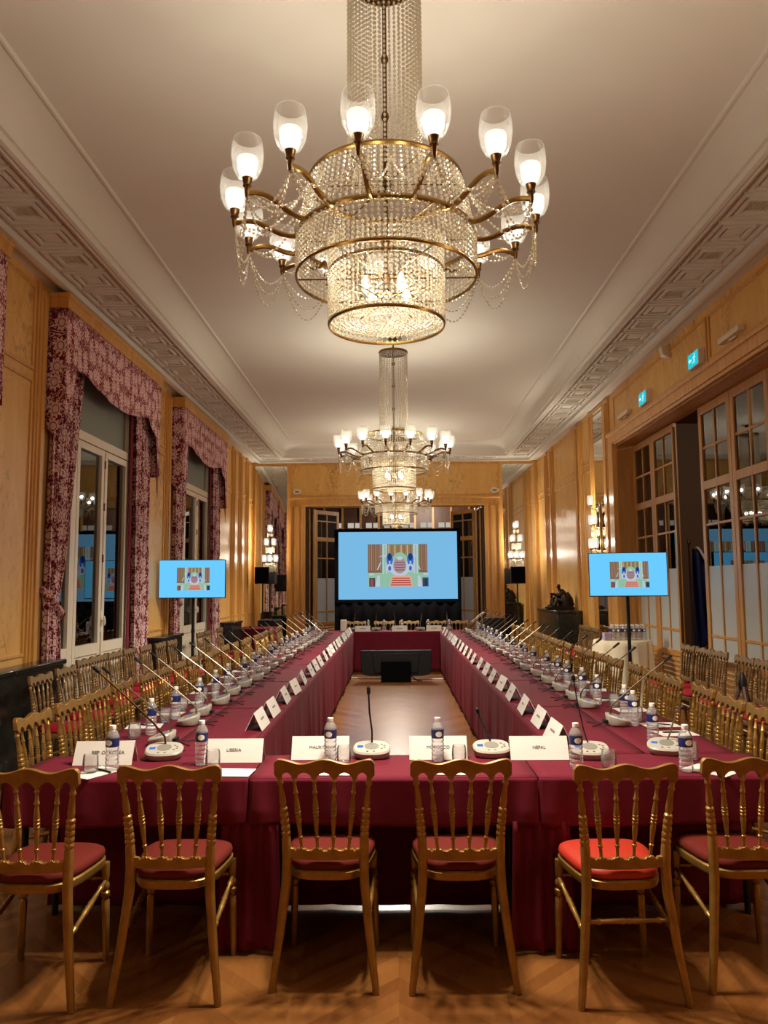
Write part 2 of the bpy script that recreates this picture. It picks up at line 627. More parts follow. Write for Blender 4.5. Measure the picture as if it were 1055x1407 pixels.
def coffer_mesh(vent):
    m = MB()
    for s, w, z in ((0.205, 0.018, 0.032), (0.135, 0.017, 0.030)):
        for a in range(4):
            c, d = cos(a * PI / 2), sin(a * PI / 2)
            pts = [(-s, s), (s, s), (s - w * 1.6, s - w * 1.6), (-s + w * 1.6, s - w * 1.6)]
            m.prism([(x * c - y * d, x * d + y * c) for x, y in pts], 'z', -z, 0.004)
    if not vent:
        m.prism([(-0.075, -0.075), (0.075, -0.075), (0.075, 0.075), (-0.075, 0.075)], 'z', -0.02, 0.004)
    return m


cof = coffer_mesh(False).build('coffer', 'ceiling_plaster', ceiling, smooth=False)
venf = coffer_mesh(True)
venf_o = venf.build('vent_coffer', 'ceiling_plaster', ceiling, smooth=False)
gm = MB()
gm.box(-0.085, 0.085, -0.085, 0.085, -0.002, 0.004, 1)
for k in range(9):
    x = -0.08 + 0.02 * k
    gm.box(x - 0.004, x + 0.004, -0.085, 0.085, -0.012, 0.0, 0)
gm.build('air_vent', ['white_paint', 'vent_grey'], venf_o, smooth=False)
fc, fv = True, True
for side in (-1, 1):
    for k in range(45):
        y = -2.0 + 0.461 * k + (0.0 if side < 0 else 0.09)
        if y > 17.9 or y < -1.9:
            continue
        vent = (k % 2 == 1)
        if vent:
            o = venf_o if fv else copy_tree(venf_o, ceiling)
            fv = False
        else:
            o = cof if fc else copy_tree(cof, ceiling)
            fc = False
        o.location = (side * 2.93, y, 4.615)
for k in range(-6, 7):
    if abs(k) < 6:
        o = copy_tree(cof, ceiling)
        o.location = (0.44 * k, 17.81, 4.615)

# ---- left wall with three window openings
BAYS = (3.11, 7.33, 11.55)
wm = MB()
edges = [Y0]
for b in BAYS:
    edges += [b + 0.30, b + 2.88]
edges.append(Y1 + 0.3)
for i in range(0, len(edges), 2):
    wm.box(-WX - 0.3, -WX, edges[i], edges[i + 1], 0, ZW + 0.05)
for b in BAYS:
    wm.box(-WX - 0.3, -WX, b + 0.30, b + 2.88, 4.2, ZW + 0.05)
wall_left = structure(wm.build('wall_left', 'burl_panel', smooth=False), 'honey burl panelled wall with tall curtained windows', 'wall')
rm = MB()
for ya, yb in ((Y0, 4.4), (11.8, Y1 + 0.3)):
    rm.box(WX, WX + 0.3, ya, yb, 0, ZW + 0.05)
rm.box(WX, WX + 0.3, 4.4, 11.8, 3.78, ZW + 0.05)
wall_right = structure(rm.build('wall_right', 'burl_panel', smooth=False), 'honey burl panelled wall with a wide opening of glazed doors', 'wall')
bm_ = MB()
bm_.box(-WX - 0.3, -2.13, Y1, Y1 + 0.3, 0, ZW + 0.05)
bm_.box(2.13, WX + 0.3, Y1, Y1 + 0.3, 0, ZW + 0.05)
bm_.box(-2.13, 2.13, Y1, Y1 + 0.3, 3.5, ZW + 0.05)
wall_back = structure(bm_.build('wall_back', 'burl_panel', smooth=False), 'honey burl end wall with a broad doorway between two tall mirrors', 'wall')
structure(MB().box(-WX - 0.3, WX + 0.3, Y0 - 0.2, Y0, 0, ZW + 0.05).build('wall_front', 'burl_panel', smooth=False), 'honey panelled end wall behind the camera position', 'wall')


def pilaster(parent, x, ya, yb, side, z0=0.0, z1=4.56, d=0.05):
    """Flat stile with two reeds, standing proud of a side wall."""
    m = MB()
    s = -1 if side > 0 else 1
    def bx(a, b, dd, p=0, q=0):
        xs = sorted((x - s * 0.01, x + s * dd))
        m.box(xs[0], xs[1], a, b, z0 + p, z1 - q)
    w = yb - ya
    bx(ya, yb, d * 0.5)
    bx(ya + w * 0.14, yb - w * 0.14, d * 0.8, 0.12, 0.08)
    bx(ya + w * 0.34, yb - w * 0.34, d * 1.15, 0.12, 0.08)
    return m.build('pilaster', 'honey_trim', parent, bevel=0.006)


def panel_frame(parent, x, ya, yb, za, zb, side, w=0.035):
    m = MB()
    s = -1 if side > 0 else 1
    xs = sorted((x - s * 0.005, x + s * 0.016))
    m.box(xs[0], xs[1], ya, yb, zb - w, zb)
    m.box(xs[0], xs[1], ya, yb, za, za + w)
    m.box(xs[0], xs[1], ya, ya + w, za + w, zb - w)
    m.box(xs[0], xs[1], yb - w, yb, za + w, zb - w)
    return m.build('panel_moulding', 'honey_trim', parent, bevel=0.005)


for ya, yb in ((6.11, 6.32), (7.10, 7.32), (10.36, 10.56), (11.30, 11.52), (14.62, 14.82), (16.0, 16.28), (16.75, 17.0), (17.5, 17.75), (2.85, 3.08), (1.2, 1.42), (-0.8, -0.55)):
    pilaster(wall_left, -WX, ya, yb, -1)
for ya, yb in ((6.34, 7.08), (10.58, 11.28), (14.86, 15.96), (16.32, 16.72), (17.04, 17.47), (17.78, 18.26), (1.46, 2.82), (-0.5, 1.16)):
    panel_frame(wall_left, -WX, ya, yb, 3.66, 4.50, -1)
    panel_frame(wall_left, -WX, ya, yb, 0.98, 3.58, -1)
for ya, yb in ((12.06, 12.36), (13.06, 13.24), (13.86, 14.06), (14.16, 14.36), (16.42, 16.66), (17.05, 17.3), (3.9, 4.12), (2.0, 2.2)):
    pilaster(wall_right, WX, ya, yb, 1)
for ya, yb in ((13.28, 13.83), (14.40, 16.38), (16.70, 17.02), (17.34, 18.24), (2.24, 3.86)):
    panel_frame(wall_right, WX, ya, yb, 3.70, 4.50, 1)
    panel_frame(wall_right, WX, ya, yb, 0.3, 3.60, 1)
for k in range(2):
    panel_frame(wall_right, WX, 4.5 + 3.7 * k, 8.15 + 3.65 * k, 3.98, 4.5, 1)
# architrave of the wide opening
am = MB()
am.box(WX - 0.05, WX + 0.01, 4.15, 12.03, 3.78, 3.94)
am.box(WX - 0.075, WX + 0.01, 4.1, 12.06, 3.90, 3.95)
am.box(WX - 0.05, WX + 0.01, 11.8, 12.04, 0, 3.78)
am.box(WX - 0.05, WX + 0.01, 4.16, 4.4, 0, 3.78)
am.box(WX - 0.03, WX + 0.01, 4.4, 11.8, 3.74, 3.78)
am.build('architrave', 'honey_trim', wall_right, bevel=0.006)
ln = MB()
ln.box(WX + 0.0, WX + 0.3, 11.74, 11.8, 0, 3.78)
ln.box(WX + 0.0, WX + 0.3, 4.4, 4.46, 0, 3.78)
ln.box(WX + 0.02, WX + 0.3, 4.46, 11.74, 3.72, 3.775)
ln.build('door_lining', 'oak_door', wall_right, smooth=False)
# end wall architrave, frieze rails
am = MB()
for s in (-1, 1):
    for x0, x1, d in ((2.13, 2.5, 0.04), (2.13, 2.22, 0.07), (2.28, 2.40, 0.06), (2.46, 2.52, 0.075)):
        xs = sorted((s * x0, s * x1))
        am.box(xs[0], xs[1], Y1 - d, Y1 + 0.01, 0, 3.50)
am.box(-2.52, 2.52, Y1 - 0.04, Y1 + 0.01, 3.5, 3.72)
am.box(-2.22, 2.22, Y1 - 0.07, Y1 + 0.01, 3.5, 3.56)
am.box(-2.52, 2.52, Y1 - 0.075, Y1 + 0.01, 3.68, 3.73)
am.build('architrave', 'honey_trim', wall_back, bevel=0.006)
for s in (-1, 1):
    m = MB()
    xs = sorted((s * 2.13, s * 2.08))
    m.box(xs[0], xs[1], Y1 - 0.0, Y1 + 0.5, 0, 3.5)
    m.build('door_lining', 'dark_wood', wall_back, smooth=False)
    m = MB()
    for x in (2.53, 3.38):
        xs = sorted((s * (x - 0.045), s * (x + 0.045)))
        m.box(xs[0], xs[1], Y1 - 0.045, Y1 + 0.01, 0, 4.56)
    m.box(min(s * 2.53, s * 3.38), max(s * 2.53, s * 3.38), Y1 - 0.04, Y1 + 0.01, 4.49, 4.57)
    m.box(min(s * 2.53, s * 3.38), max(s * 2.53, s * 3.38), Y1 - 0.04, Y1 + 0.01, 0, 0.2)
    m.build('mirror_surround', 'honey_trim', wall_back, bevel=0.006)
m = MB()
m.box(-2.5, 2.5, Y1 - 0.012, Y1 + 0.005, 3.74, 3.78)
m.box(-2.5, 2.5, Y1 - 0.012, Y1 + 0.005, 4.5, 4.56)
m.build('frieze_rail', 'honey_trim', wall_back, smooth=False)
for s, nm in ((-1, 'window'), (1, 'statue')):
    o = MB().box(-0.385, 0.385, -0.008, 0.008, 0.2, 4.485).build('wall_mirror', 'mirror', None, smooth=False)
    o.location = (s * 2.955, Y1 - (0.045 if s < 0 else 0.014), 0)
    o.rotation_euler = (0, 0, math.radians(2.6) if s < 0 else 0.0)
    tag(o, 'tall wall mirror on the end wall, on the %s side of the room' % ('window' if s < 0 else 'glazed door'), 'mirror', 'tall wall mirrors')
o = MB().box(WX - 0.02, WX - 0.004, 12.40, 13.02, 0.2, 4.50).build('wall_mirror', 'mirror', None, smooth=False)
tag(o, 'narrow wall mirror beside the wide glazed doorway, behind a crystal sconce', 'mirror', 'tall wall mirrors')
m = MB()
m.box(WX - 0.03, WX + 0.01, 12.36, 12.40, 0, 4.56)
m.box(WX - 0.03, WX + 0.01, 13.02, 13.06, 0, 4.56)
m.box(WX - 0.03, WX + 0.01, 12.40, 13.02, 4.50, 4.56)
m.box(WX - 0.03, WX + 0.01, 12.40, 13.02, 0, 0.2)
m.build('mirror_surround', 'honey_trim', wall_right, bevel=0.005)
# baseboards
structure(MB().box(-WX - 0.005, -WX + 0.03, 14.6, Y1, 0, 0.16).build('baseboard_left', 'honey_trim', smooth=False), 'honey wood baseboard along the window wall', 'baseboard')
structure(MB().box(WX - 0.03, WX + 0.005, 12.06, Y1, 0, 0.16).build('baseboard_right', 'honey_trim', smooth=False), 'honey wood baseboard along the wall beyond the glazed doors', 'baseboard')

# ---- windows (tall white french windows)
WN = ('nearest', 'middle', 'farthest')
for i, b in enumerate(BAYS):
    c = b + 1.59
    w = empty('window_%d' % (i + 1), (-WX, c, 0))
    structure(w, 'tall white french window, %s of the three on the curtained wall' % WN[i], 'window')
    f = MB()
    h = 1.29
    x0, x1 = -0.08, 0.0
    f.box(x0, x1, -h, -h + 0.06, 0, 4.2)
    f.box(x0, x1, h - 0.06, h, 0, 4.2)
    f.box(x0, x1, -h + 0.06, h - 0.06, 4.14, 4.2)
    f.box(x0, x1 + 0.015, -h + 0.06, h - 0.06, 3.22, 3.32)
    for s in (-1, 1):
        f.box(x0, x1 + 0.01, s * 0.82 - 0.04, s * 0.82 + 0.04, 0, 4.14)
    f.build('window_frame', 'white_paint', w, bevel=0.004)
    for s in (-1, 1):
        g = MB()
        ya, yb = sorted((s * 0.015, s * 0.775))
        X0, X1 = -0.06, 0.012
        g.box(X0, X1, ya, ya + 0.075, 0.02, 3.21)
        g.box(X0, X1, yb - 0.075, yb, 0.02, 3.21)
        g.box(X0, X1, ya + 0.075, yb - 0.075, 3.13, 3.21)
        g.box(X0, X1, ya + 0.075, yb - 0.075, 0.86, 0.98)
        g.box(X0, X1 - 0.02, ya + 0.075, yb - 0.075, 0.02, 0.86)
        g.box(X0, X1 - 0.005, ya + 0.13, yb - 0.13, 0.12, 0.76)
        cs = g.build('casement', 'white_paint', w, bevel=0.004)
        MB().box(-0.032, -0.026, ya + 0.07, yb - 0.07, 0.97, 3.14).build('pane', 'window_glass', cs, smooth=False)
        g = MB()
        ya, yb = sorted((s * 0.86, s * 1.23))
        g.box(X0, X1, ya, ya + 0.05, 0.02, 3.21)
        g.box(X0, X1, yb - 0.05, yb, 0.02, 3.21)
        g.box(X0, X1, ya + 0.05, yb - 0.05, 3.14, 3.21)
        g.box(X0, X1, ya + 0.05, yb - 0.05, 0.86, 0.98)
        g.box(X0, X1 - 0.02, ya + 0.05, yb - 0.05, 0.02, 0.86)
        cs = g.build('sidelight', 'white_paint', w, bevel=0.004)
        MB().box(-0.032, -0.026, ya + 0.045, yb - 0.045, 0.97, 3.15).build('pane', 'window_glass', cs, smooth=False)
    MB().box(-0.05, -0.042, -0.785, 0.785, 3.31, 4.15).build('top_light', 'blind_grey', w, smooth=False)
    for s in (-1, 1):
        MB().box(-0.05, -0.042, min(s * 0.855, s * 1.24), max(s * 0.855, s * 1.24), 3.31, 4.15).build('top_light', 'window_glass', w, smooth=False)
    hd = MB()
    hd.lathe([(0.012, 0), (0.012, 0.03)], (0.01, 0, 1.22), (0.06, 0, 1.22), 8)
    hd.lathe([(0.004, 0), (0.016, 0.01), (0.02, 0.04), (0.014, 0.09), (0.004, 0.11)], (0.05, 0, 1.17), (0.05, 0, 1.3), 8)
    hd.box(0.01, 0.018, -0.02, 0.02, 1.1, 1.34)
    hd.build('handle', 'white_plastic', w)
    for z in (1.9, 2.5, 3.0):
        MB().lathe([(0.01, 0), (0.01, 0.09)], (0.016, 0, z), (0.016, 0, z + 1), 8).build('bolt_rod', 'dark_brass', w)

# ---- curtains and pelmets
def curtain_mesh(ya_t, yb_t, ya_b, yb_b, ht, x0, amp, tie=None, folds=7, flip=False):
    m = MB()
    def fn(u, v):
        z = ht * (1 - v)
        k = max(0.0, min(1.0, (v - 0.05) / 0.6)) if tie else v
        a, b = ya_t + (ya_b - ya_t) * k, yb_t + (yb_b - yb_t) * k
        if tie:
            t = math.exp(-((z - tie) / 0.25) ** 2)
            if not flip:
                b -= (b - a) * 0.22 * t
            else:
                a += (b - a) * 0.22 * t
        ph = folds * 2 * PI * u + 0.5 * sin(3 * v + u * 5)
        am = amp * (0.8 + 0.3 * sin(5 * u + 2 * v))
        return (x0 + am * sin(ph) + 0.3 * am * sin(2.3 * ph + 1), a + (b - a) * u + 0.01 * sin(ph * 0.5), z + 0.012)
    return m.grid(fn, folds * 12, 26)


for i, b in enumerate(BAYS):
    for s, nm in ((0, 'near'), (1, 'far')):
        if s == 0:
            cu = curtain_mesh(b + 0.02, b + 0.82, b + 0.02, b + 0.36, 4.25, -3.345, 0.034, 1.45)
        else:
            cu = curtain_mesh(b + 2.40, b + 3.06, b + 2.48, b + 3.06, 4.25, -3.345, 0.034, None, 6)
        c = empty('curtain', (0, 0, 0), 0, 'red and cream damask curtain on the %s side of the %s window' % (nm, WN[i]), 'curtain', 'damask window curtains')
        cu.build('drape', 'damask_curtain', c, solid=0.004, angle=180)
        if s == 1:
            lm = MB().grid(lambda u, v, b=b: (-3.375 + 0.012 * sin(9 * u), b + 2.33 + 0.09 * u, 4.25 * (1 - v) + 0.012), 8, 6)
            lm.build('lining', 'red_lining', c, solid=0.003)
        else:
            tb = MB()
            pth = [(-3.40, b + 0.02, 1.60), (-3.30, b + 0.02, 1.52), (-3.285, b + 0.14, 1.42), (-3.29, b + 0.28, 1.34), (-3.34, b + 0.36, 1.30)]
            tb.tube(pth, 0.035, 8, flat=0.35)
            tb.build('tieback', 'damask_valance', c)
    p = empty('pelmet', (0, 0, 0), 0, 'damask pelmet with shaped lower edge under a honey wood cornice, over the %s window' % WN[i], 'pelmet', 'window pelmets')
    cn = MB()
    cn.box(-WX, -3.19, b - 0.03, b + 3.07, 4.36, 4.50)
    cn.box(-WX, -3.175, b - 0.045, b + 3.085, 4.46, 4.51)
    cn.build('wooden_cornice', 'honey_trim', p, bevel=0.006)
    # front valance: outline in (y, z), long tails at the ends
    low = [(0.0, 3.30), (0.10, 3.22), (0.18, 3.40), (0.22, 3.80), (0.45, 3.82), (0.8, 3.76), (1.2, 3.70), (1.52, 3.68), (1.84, 3.70), (2.24, 3.76), (2.58, 3.82), (2.68, 3.70), (2.86, 3.62), (2.95, 3.30), (3.04, 3.18)]
    def vfn(u, v, b=b, low=low):
        y = 3.04 * u
        z0 = low[-1][1]
        for (ya, za), (yb, zb) in zip(low, low[1:]):
            if ya <= y <= yb:
                z0 = za + (zb - za) * (y - ya) / (yb - ya)
                break
        return (-3.215 + 0.006 * sin(y * 14) * v, b + y, 4.36 + (z0 - 4.36) * v)
    MB().grid(vfn, 76, 10).build('valance', 'damask_valance', p, solid=0.006, angle=180)
    def rfn(u, v, b=b):
        x = -3.415 + 0.20 * u
        z0 = 3.10 + 0.2 * abs(u - 0.45)
        return (x, b + 0.004 * sin(18 * u), 4.36 + (z0 - 4.36) * v)
    MB().grid(rfn, 10, 8).build('side_return', 'damask_curtain', p, solid=0.005, angle=180)
    def rfn2(u, v, b=b):
        x = -3.415 + 0.20 * u
        return (x, b + 3.04, 4.36 + (3.1 - 4.36) * v)
    MB().grid(rfn2, 6, 6).build('side_return', 'damask_curtain', p, solid=0.005, angle=180)
    jb = MB()
    for k in range(3):
        jb.prism([(b + 2.93 + 0.03 * k, 3.7), (b + 3.03, 3.7), (b + 3.035, 2.82 + 0.16 * k), (b + 2.99 + 0.01 * k, 2.95 + 0.16 * k)], 'x', -3.235 - 0.012 * k, -3.23 - 0.012 * k)
    jb.build('jabot', 'red_lining', p, smooth=False)

# ---- glazed double doors
def door_leaf(i, label, hinge, ang, width, top=3.70, flip=1, thick=0.045):
    d = empty('door_%d' % i, hinge, ang)
    structure(d, label, 'door')
    f = MB()
    y0, y1 = -thick / 2, thick / 2
    st, W = 0.085, width
    f.box(0.002, st, y0, y1, 0.01, top)
    f.box(W - st, W - 0.002, y0, y1, 0.01, top)
    for za, zb in ((top - 0.10, top), (2.70, 2.80), (0.66, 0.74), (0.01, 0.10)):
        f.box(st, W - st, y0, y1, za, zb)
    for za, zb in ((3.18, 3.21), (2.27, 2.30), (0.98, 1.015)):
        f.box(st, W - st, y0 + 0.008, y1 - 0.008, za, zb)
    for za, zb in ((2.80, top - 0.10), (0.74, 2.70)):
        f.box(W / 2 - 0.016, W / 2 + 0.016, y0 + 0.006, y1 - 0.006, za, zb)
    f.build('door_frame', 'oak_door', d, bevel=0.004)
    g = MB()
    g.box(st, W - st, -0.003, 0.003, 1.80, top - 0.1)
    g.build('glazing', 'door_glass', d, smooth=False)
    g = MB()
    g.box(st, W - st, -0.003, 0.003, 0.74, 1.80)
    g.build('frosted_glazing', 'frosted_film', d, smooth=False)
    l = MB()
    for k in range(9):
        z = 0.11 + k * 0.0605
        l.prism([(-0.016, z), (0.0, z), (0.016, z + 0.045), (0.016, z + 0.055), (-0.016, z + 0.02)], 'x', st, W - st)
    l.box(st, W - st, -0.004, 0.004, 0.10, 0.66)
    l.build('louvre_panel', 'oak_door', d, smooth=False)
    return d


LEAVES = ((11.72, 'beside the far jamb of the wide side opening'), (10.85, 'next to the dark gap, farther side of it'), (9.16, 'next to the dark gap, nearer side of it'), (8.29, 'second on the nearer side of the dark gap'), (7.42, 'third on the nearer side of the dark gap'), (6.55, 'fourth on the nearer side of the dark gap'), (5.68, 'fifth on the nearer side of the dark gap'))
dn = 1
for y, t in LEAVES:
    door_leaf(dn, 'oak glazed door leaf %s' % t, (3.68, y, 0), -PI / 2, 0.865)
    dn += 1
for s in (-1, 1):
    ang = math.radians(52) if s < 0 else math.radians(180 - 52)
    door_leaf(dn, 'oak glazed door leaf swung open behind the projection screen, on the %s side' % ('window' if s < 0 else 'sconce and statue'), (s * 1.95, 18.62, 0), ang, 0.86, 3.46)
    dn += 1
# folded edges of the stacked leaves in the end doorway
for s in (-1, 1):
    for k in range(2):
        o = MB().box(min(s * (2.03 - 0.10 * k), s * (2.07 - 0.10 * k)), max(s * (2.03 - 0.10 * k), s * (2.07 - 0.10 * k)), 18.42, 19.2, 0.01, 3.47).build('door_%d' % dn, 'oak_door', bevel=0.004)
        structure(o, 'oak door leaf folded edge-on in the end doorway, %s of two on the %s side' % ('outer' if k == 0 else 'inner', 'window' if s < 0 else 'statue'), 'door')
        dn += 1

# ---- rooms beyond the doorways
def added_room_lamp(x, y, z, label):  # globe lamp added to brighten a dark room beyond a doorway
    t = empty('added_room_lamp', (x, y, 0), 0, label, 'lamp')
    MB().lathe([(0.06, z + 0.11), (0.06, z + 0.13)], n=16).build('ceiling_rose', 'dark_brass', t)
    MB().lathe([(0.03, z - 0.06), (0.10, z - 0.02), (0.12, z + 0.04), (0.08, z + 0.11)], n=18, caps=False).build('globe', 'sconce_glass', t)
    ld = bpy.data.lights.new('room_lamp_data', 'POINT')
    ld.energy, ld.color, ld.shadow_soft_size = ADDED_ROOM_W, LAMP_COL, 0.05
    o = bpy.data.objects.new('added_room_light', ld)
    COL.objects.link(o)
    o.parent = t
    o.location = (0, 0, z)


added_room_lamp(5.6, 6.6, 4.18, 'small added globe lamp brightening the room beyond the side doors')
added_room_lamp(0.9, 20.6, 3.78, 'small added globe lamp brightening the room beyond the end doorway')

m = MB()
m.box(6.6, 6.7, 3.0, 13.0, 0, 4.4)
m.box(WX + 0.3, 6.7, 12.9, 13.0, 0, 4.4)
m.box(WX + 0.3, 6.7, 3.0, 3.1, 0, 4.4)
structure(m.build('wall_side_room', 'brown_wall', smooth=False), 'dim brown walls of the room beyond the glazed side doors', 'wall')
structure(MB().box(WX + 0.3, 6.7, 3.0, 13.0, 4.3, 4.4).build('ceiling_side_room', 'brown_wall', smooth=False), 'dim ceiling of the room beyond the glazed side doors', 'ceiling')
m = MB()
m.box(-3.6, 3.6, 22.0, 22.1, 0, 4.0)
m.box(-3.6, -3.5, 18.6, 22.0, 0, 4.0)
m.box(3.5, 3.6, 18.6, 22.0, 0, 4.0)
m.box(-3.6, 3.6, 18.6, 22.1, 3.9, 4.0)
wb = structure(m.build('wall_end_room', 'dark_wood', smooth=False), 'dark panelled walls of the room beyond the end doorway', 'wall')
for k in range(8):
    for j in (0, 1):
        x = -1.78 + 0.52 * k + 0.21 * j
        MB().box(x - 0.085, x + 0.085, 21.96, 21.995, 3.26, 3.40).build('transom_pane', 'lit_pane', wb, smooth=False)
for k in range(9):
    x = -2.02 + 0.52 * k
    MB().box(x - 0.03, x + 0.03, 21.95, 22.0, 0, 3.9).build('panel_stile', 'oak_door', wb, smooth=False)

# ------------------------------------------------------------------ chandeliers
def bead_template(n=6):
    vs, fs = [], []
    prof = [(0.0, -0.5), (0.34, -0.28), (0.5, 0.0), (0.34, 0.28), (0.0, 0.5)]
    for r, z in prof[1:-1]:
        for k in range(n):
            vs.append((r * cos(2 * PI * k / n), r * sin(2 * PI * k / n), z))
    b, t = len(vs), len(vs) + 1
    vs += [(0, 0, -0.5), (0, 0, 0.5)]
    for j in range(2):
        for k in range(n):
            fs.append((j * n + k, j * n + (k + 1) % n, (j + 1) * n + (k + 1) % n, (j + 1) * n + k))
    for k in range(n):
        fs.append((b, (k + 1) % n, k))
        fs.append((t, 2 * n + k, 2 * n + (k + 1) % n))
    return [Vector(v) for v in vs], fs


BT, BF = bead_template()


def add_bead(m, c, d, ln, w):
    """One faceted drop bead of length ln and width w along direction d."""
    q = Vector(d).to_track_quat('Z', 'Y')
    m.add([tuple(q @ Vector((v.x * w, v.y * w, v.z * ln)) + Vector(c)) for v in BT], BF)


def strand(m, pts, ln, w):
    """Beads threaded one after another along a polyline."""
    P = [Vector(p) for p in pts]
    acc = ln / 2
    for a, b in zip(P, P[1:]):
        d = b - a
        L_ = d.length
        t = acc
        while t < L_:
            add_bead(m, a + d * (t / L_), d, ln * 0.88, w)
            t += ln
        acc = t - L_


def vcurtain(r0, z0, r1, z1, n, ln, w):
    m = MB()
    for k in range(n):
        a = 2 * PI * (k + 0.5) / n
        strand(m, [(r0 * cos(a), r0 * sin(a), z0), (r1 * cos(a), r1 * sin(a), z1)], ln, w)
    return m


def sag(A, B, drop, n=12):
    A, B = Vector(A), Vector(B)
    return [A.lerp(B, i / n) + Vector((0, 0, -drop * 4 * (i / n) * (1 - i / n))) for i in range(n + 1)]


def lamp_light(name, loc, w, parent, rad=0.03):
    ld = bpy.data.lights.get(name + '_data') or bpy.data.lights.new(name + '_data', 'POINT')
    ld.energy = w
    ld.color = LAMP_COL
    ld.shadow_soft_size = rad
    o = bpy.data.objects.new(name, ld)
    COL.objects.link(o)
    o.location = loc
    o.parent = parent
    return o


def chandelier():
    """Local z = 0 is the world floor, so heights read straight off the room."""
    root = empty('crystal_chandelier')
    tag(root, None, 'chandelier', 'crystal chandeliers in a line down the room')
    rod = MB()
    rod.lathe([(0.011, 2.93), (0.011, 4.84)], (0, 0, 0), (0, 0, 1), 8)
    for z in (3.0, 3.25, 3.6, 3.9, 4.2, 4.5):
        rod.ball((0, 0, z), 0.02, 0.02, 0.03, 8, 5)
    rod.lathe([(0.012, 4.80), (0.06, 4.81), (0.07, 4.85)], (0, 0, 0), (0, 0, 1), 12)
    rod.build('stem', 'dark_brass', root)
    cap = MB()
    cap.lathe([(0.19, 4.645), (0.19, 4.66), (0.02, 4.67)], (0, 0, 0), (0, 0, 1), 40)
    cap.build('top_plate', 'dark_brass', root)
    r_ = MB().torus((0, 0, 4.645), 0.185, 0.009, 40, 6, sq=True)
    r_.build('top_ring', 'brass', root)
    tag(vcurtain(0.18, 4.64, 0.18, 3.55, 46, 0.0245, 0.0135).build('tube_beads', 'crystal', root), None, None, None, 'stuff')
    MB().torus((0, 0, 3.545), 0.372, 0.008, 64, 6, sq=True).build('upper_ring', 'brass', root)
    MB().torus((0, 0, 3.265), 0.432, 0.009, 72, 6, sq=True).build('arm_ring', 'brass', root)
    MB().torus((0, 0, 3.075), 0.432, 0.006, 72, 6, sq=True).build('lower_ring', 'brass', root)
    MB().torus((0, 0, 3.10), 0.276, 0.005, 56, 6, sq=True).build('band_ring', 'brass', root)
    MB().torus((0, 0, 2.842), 0.276, 0.0055, 56, 6, sq=True).build('bottom_ring', 'brass', root)
    for z, r in ((3.545, 0.37), (3.265, 0.43), (3.075, 0.43), (2.96, 0.275)):
        sp = MB()
        sp.lathe([(0.03, -0.006), (0.03, 0.006)], (0, 0, z), (0, 0, z + 1), 10)
        for k in range(6):
            a = 2 * PI * k / 6
            sp.tube([(0.01 * cos(a), 0.01 * sin(a), z), (r * cos(a), r * sin(a), z)], 0.004, 5)
        sp.build('spoke_wheel', 'dark_brass', root)
    tag(vcurtain(0.372, 3.54, 0.425, 3.28, 84, 0.0255, 0.0165).build('crown_beads', 'crystal', root), None, None, None, 'stuff')
    tag(vcurtain(0.432, 3.265, 0.431, 3.08, 98, 0.0245, 0.0168).build('drum_beads', 'crystal', root), None, None, None, 'stuff')
    tag(vcurtain(0.276, 3.255, 0.276, 2.85, 66, 0.0245, 0.0165).build('inner_drum_beads', 'crystal', root), None, None, None, 'stuff')
    bot = MB()
    for j in range(1, 11):
        r = 0.265 * j / 11 + 0.01
        nn = int(2 * PI * r / 0.0225)
        for k in range(nn):
            a = 2 * PI * k / nn
            add_bead(bot, (r * cos(a), r * sin(a), 2.87 + 0.01 * (1 - j / 11)), (-sin(a), cos(a), 0.0), 0.0215, 0.0135)
    tag(bot.build('floor_beads', 'crystal', root), None, None, None, 'stuff')
    # added fill spots without a fixture, lighting the room from the drum foot
    ld = bpy.data.lights.new('downlight_data', 'SPOT')
    ld.energy, ld.color, ld.shadow_soft_size = FILL_SPOT_W / 5, LAMP_COL, 0.05
    ld.spot_size, ld.spot_blend = math.radians(168), 0.6
    for k in range(5):
        a = 2 * PI * (k + 0.2) / 5
        dl = bpy.data.objects.new('downlight', ld)
        COL.objects.link(dl)
        dl.parent = root
        dl.location = (0.19 * cos(a), 0.19 * sin(a), 2.85)
    # bulbs inside the drum
    for k in range(4):
        a = 2 * PI * (k + 0.4) / 4
        b = MB()
        b.lathe([(0.008, 0), (0.014, 0.015), (0.022, 0.045), (0.017, 0.07), (0.004, 0.085)], (0.12 * cos(a), 0.12 * sin(a), 3.06), (0.12 * cos(a), 0.12 * sin(a), 2.0), 10)
        b.build('drum_bulb', 'bulb', root)
        lamp_light('bulb_light', (0.125 * cos(a), 0.125 * sin(a), 3.02), DRUM_W, root, 0.03)
    NL, RL, ZB = 15, 0.72, 3.41
    arm = MB()
    # arm along +X: springs from the ring, dips, swells up to the lamp
    pth = [(0.40, 0, 3.27), (0.46, 0, 3.275), (0.54, 0, 3.305), (0.62, 0, 3.335), (0.68, 0, 3.34), (RL, 0, 3.345)]
    n_ = 14
    def ease(t):
        x = 0.40 + (RL - 0.40) * t
        z = 3.268 + 0.034 * (0.5 - 0.5 * cos(PI * min(1, t * 1.15))) - 0.016 * sin(2 * PI * t)
        return (x, 0, z)
    arm.tube([ease(t / n_) for t in range(n_ + 1)], 0.0125, 8, flat=1.0)
    zt = ease(1)[2]
    arm_me = arm.mesh('arm', 'brass')
    cup = MB()
    cup.lathe([(0.008, -0.02), (0.012, 0.0), (0.012, 0.02), (0.02, 0.03), (0.017, 0.04), (0.024, 0.066), (0.014, 0.07)], (RL, 0, zt), (RL, 0, zt + 1), 12)
    cup_me = cup.mesh('lamp_cup', 'dark_brass')
    zc = zt + 0.062
    gl = MB()
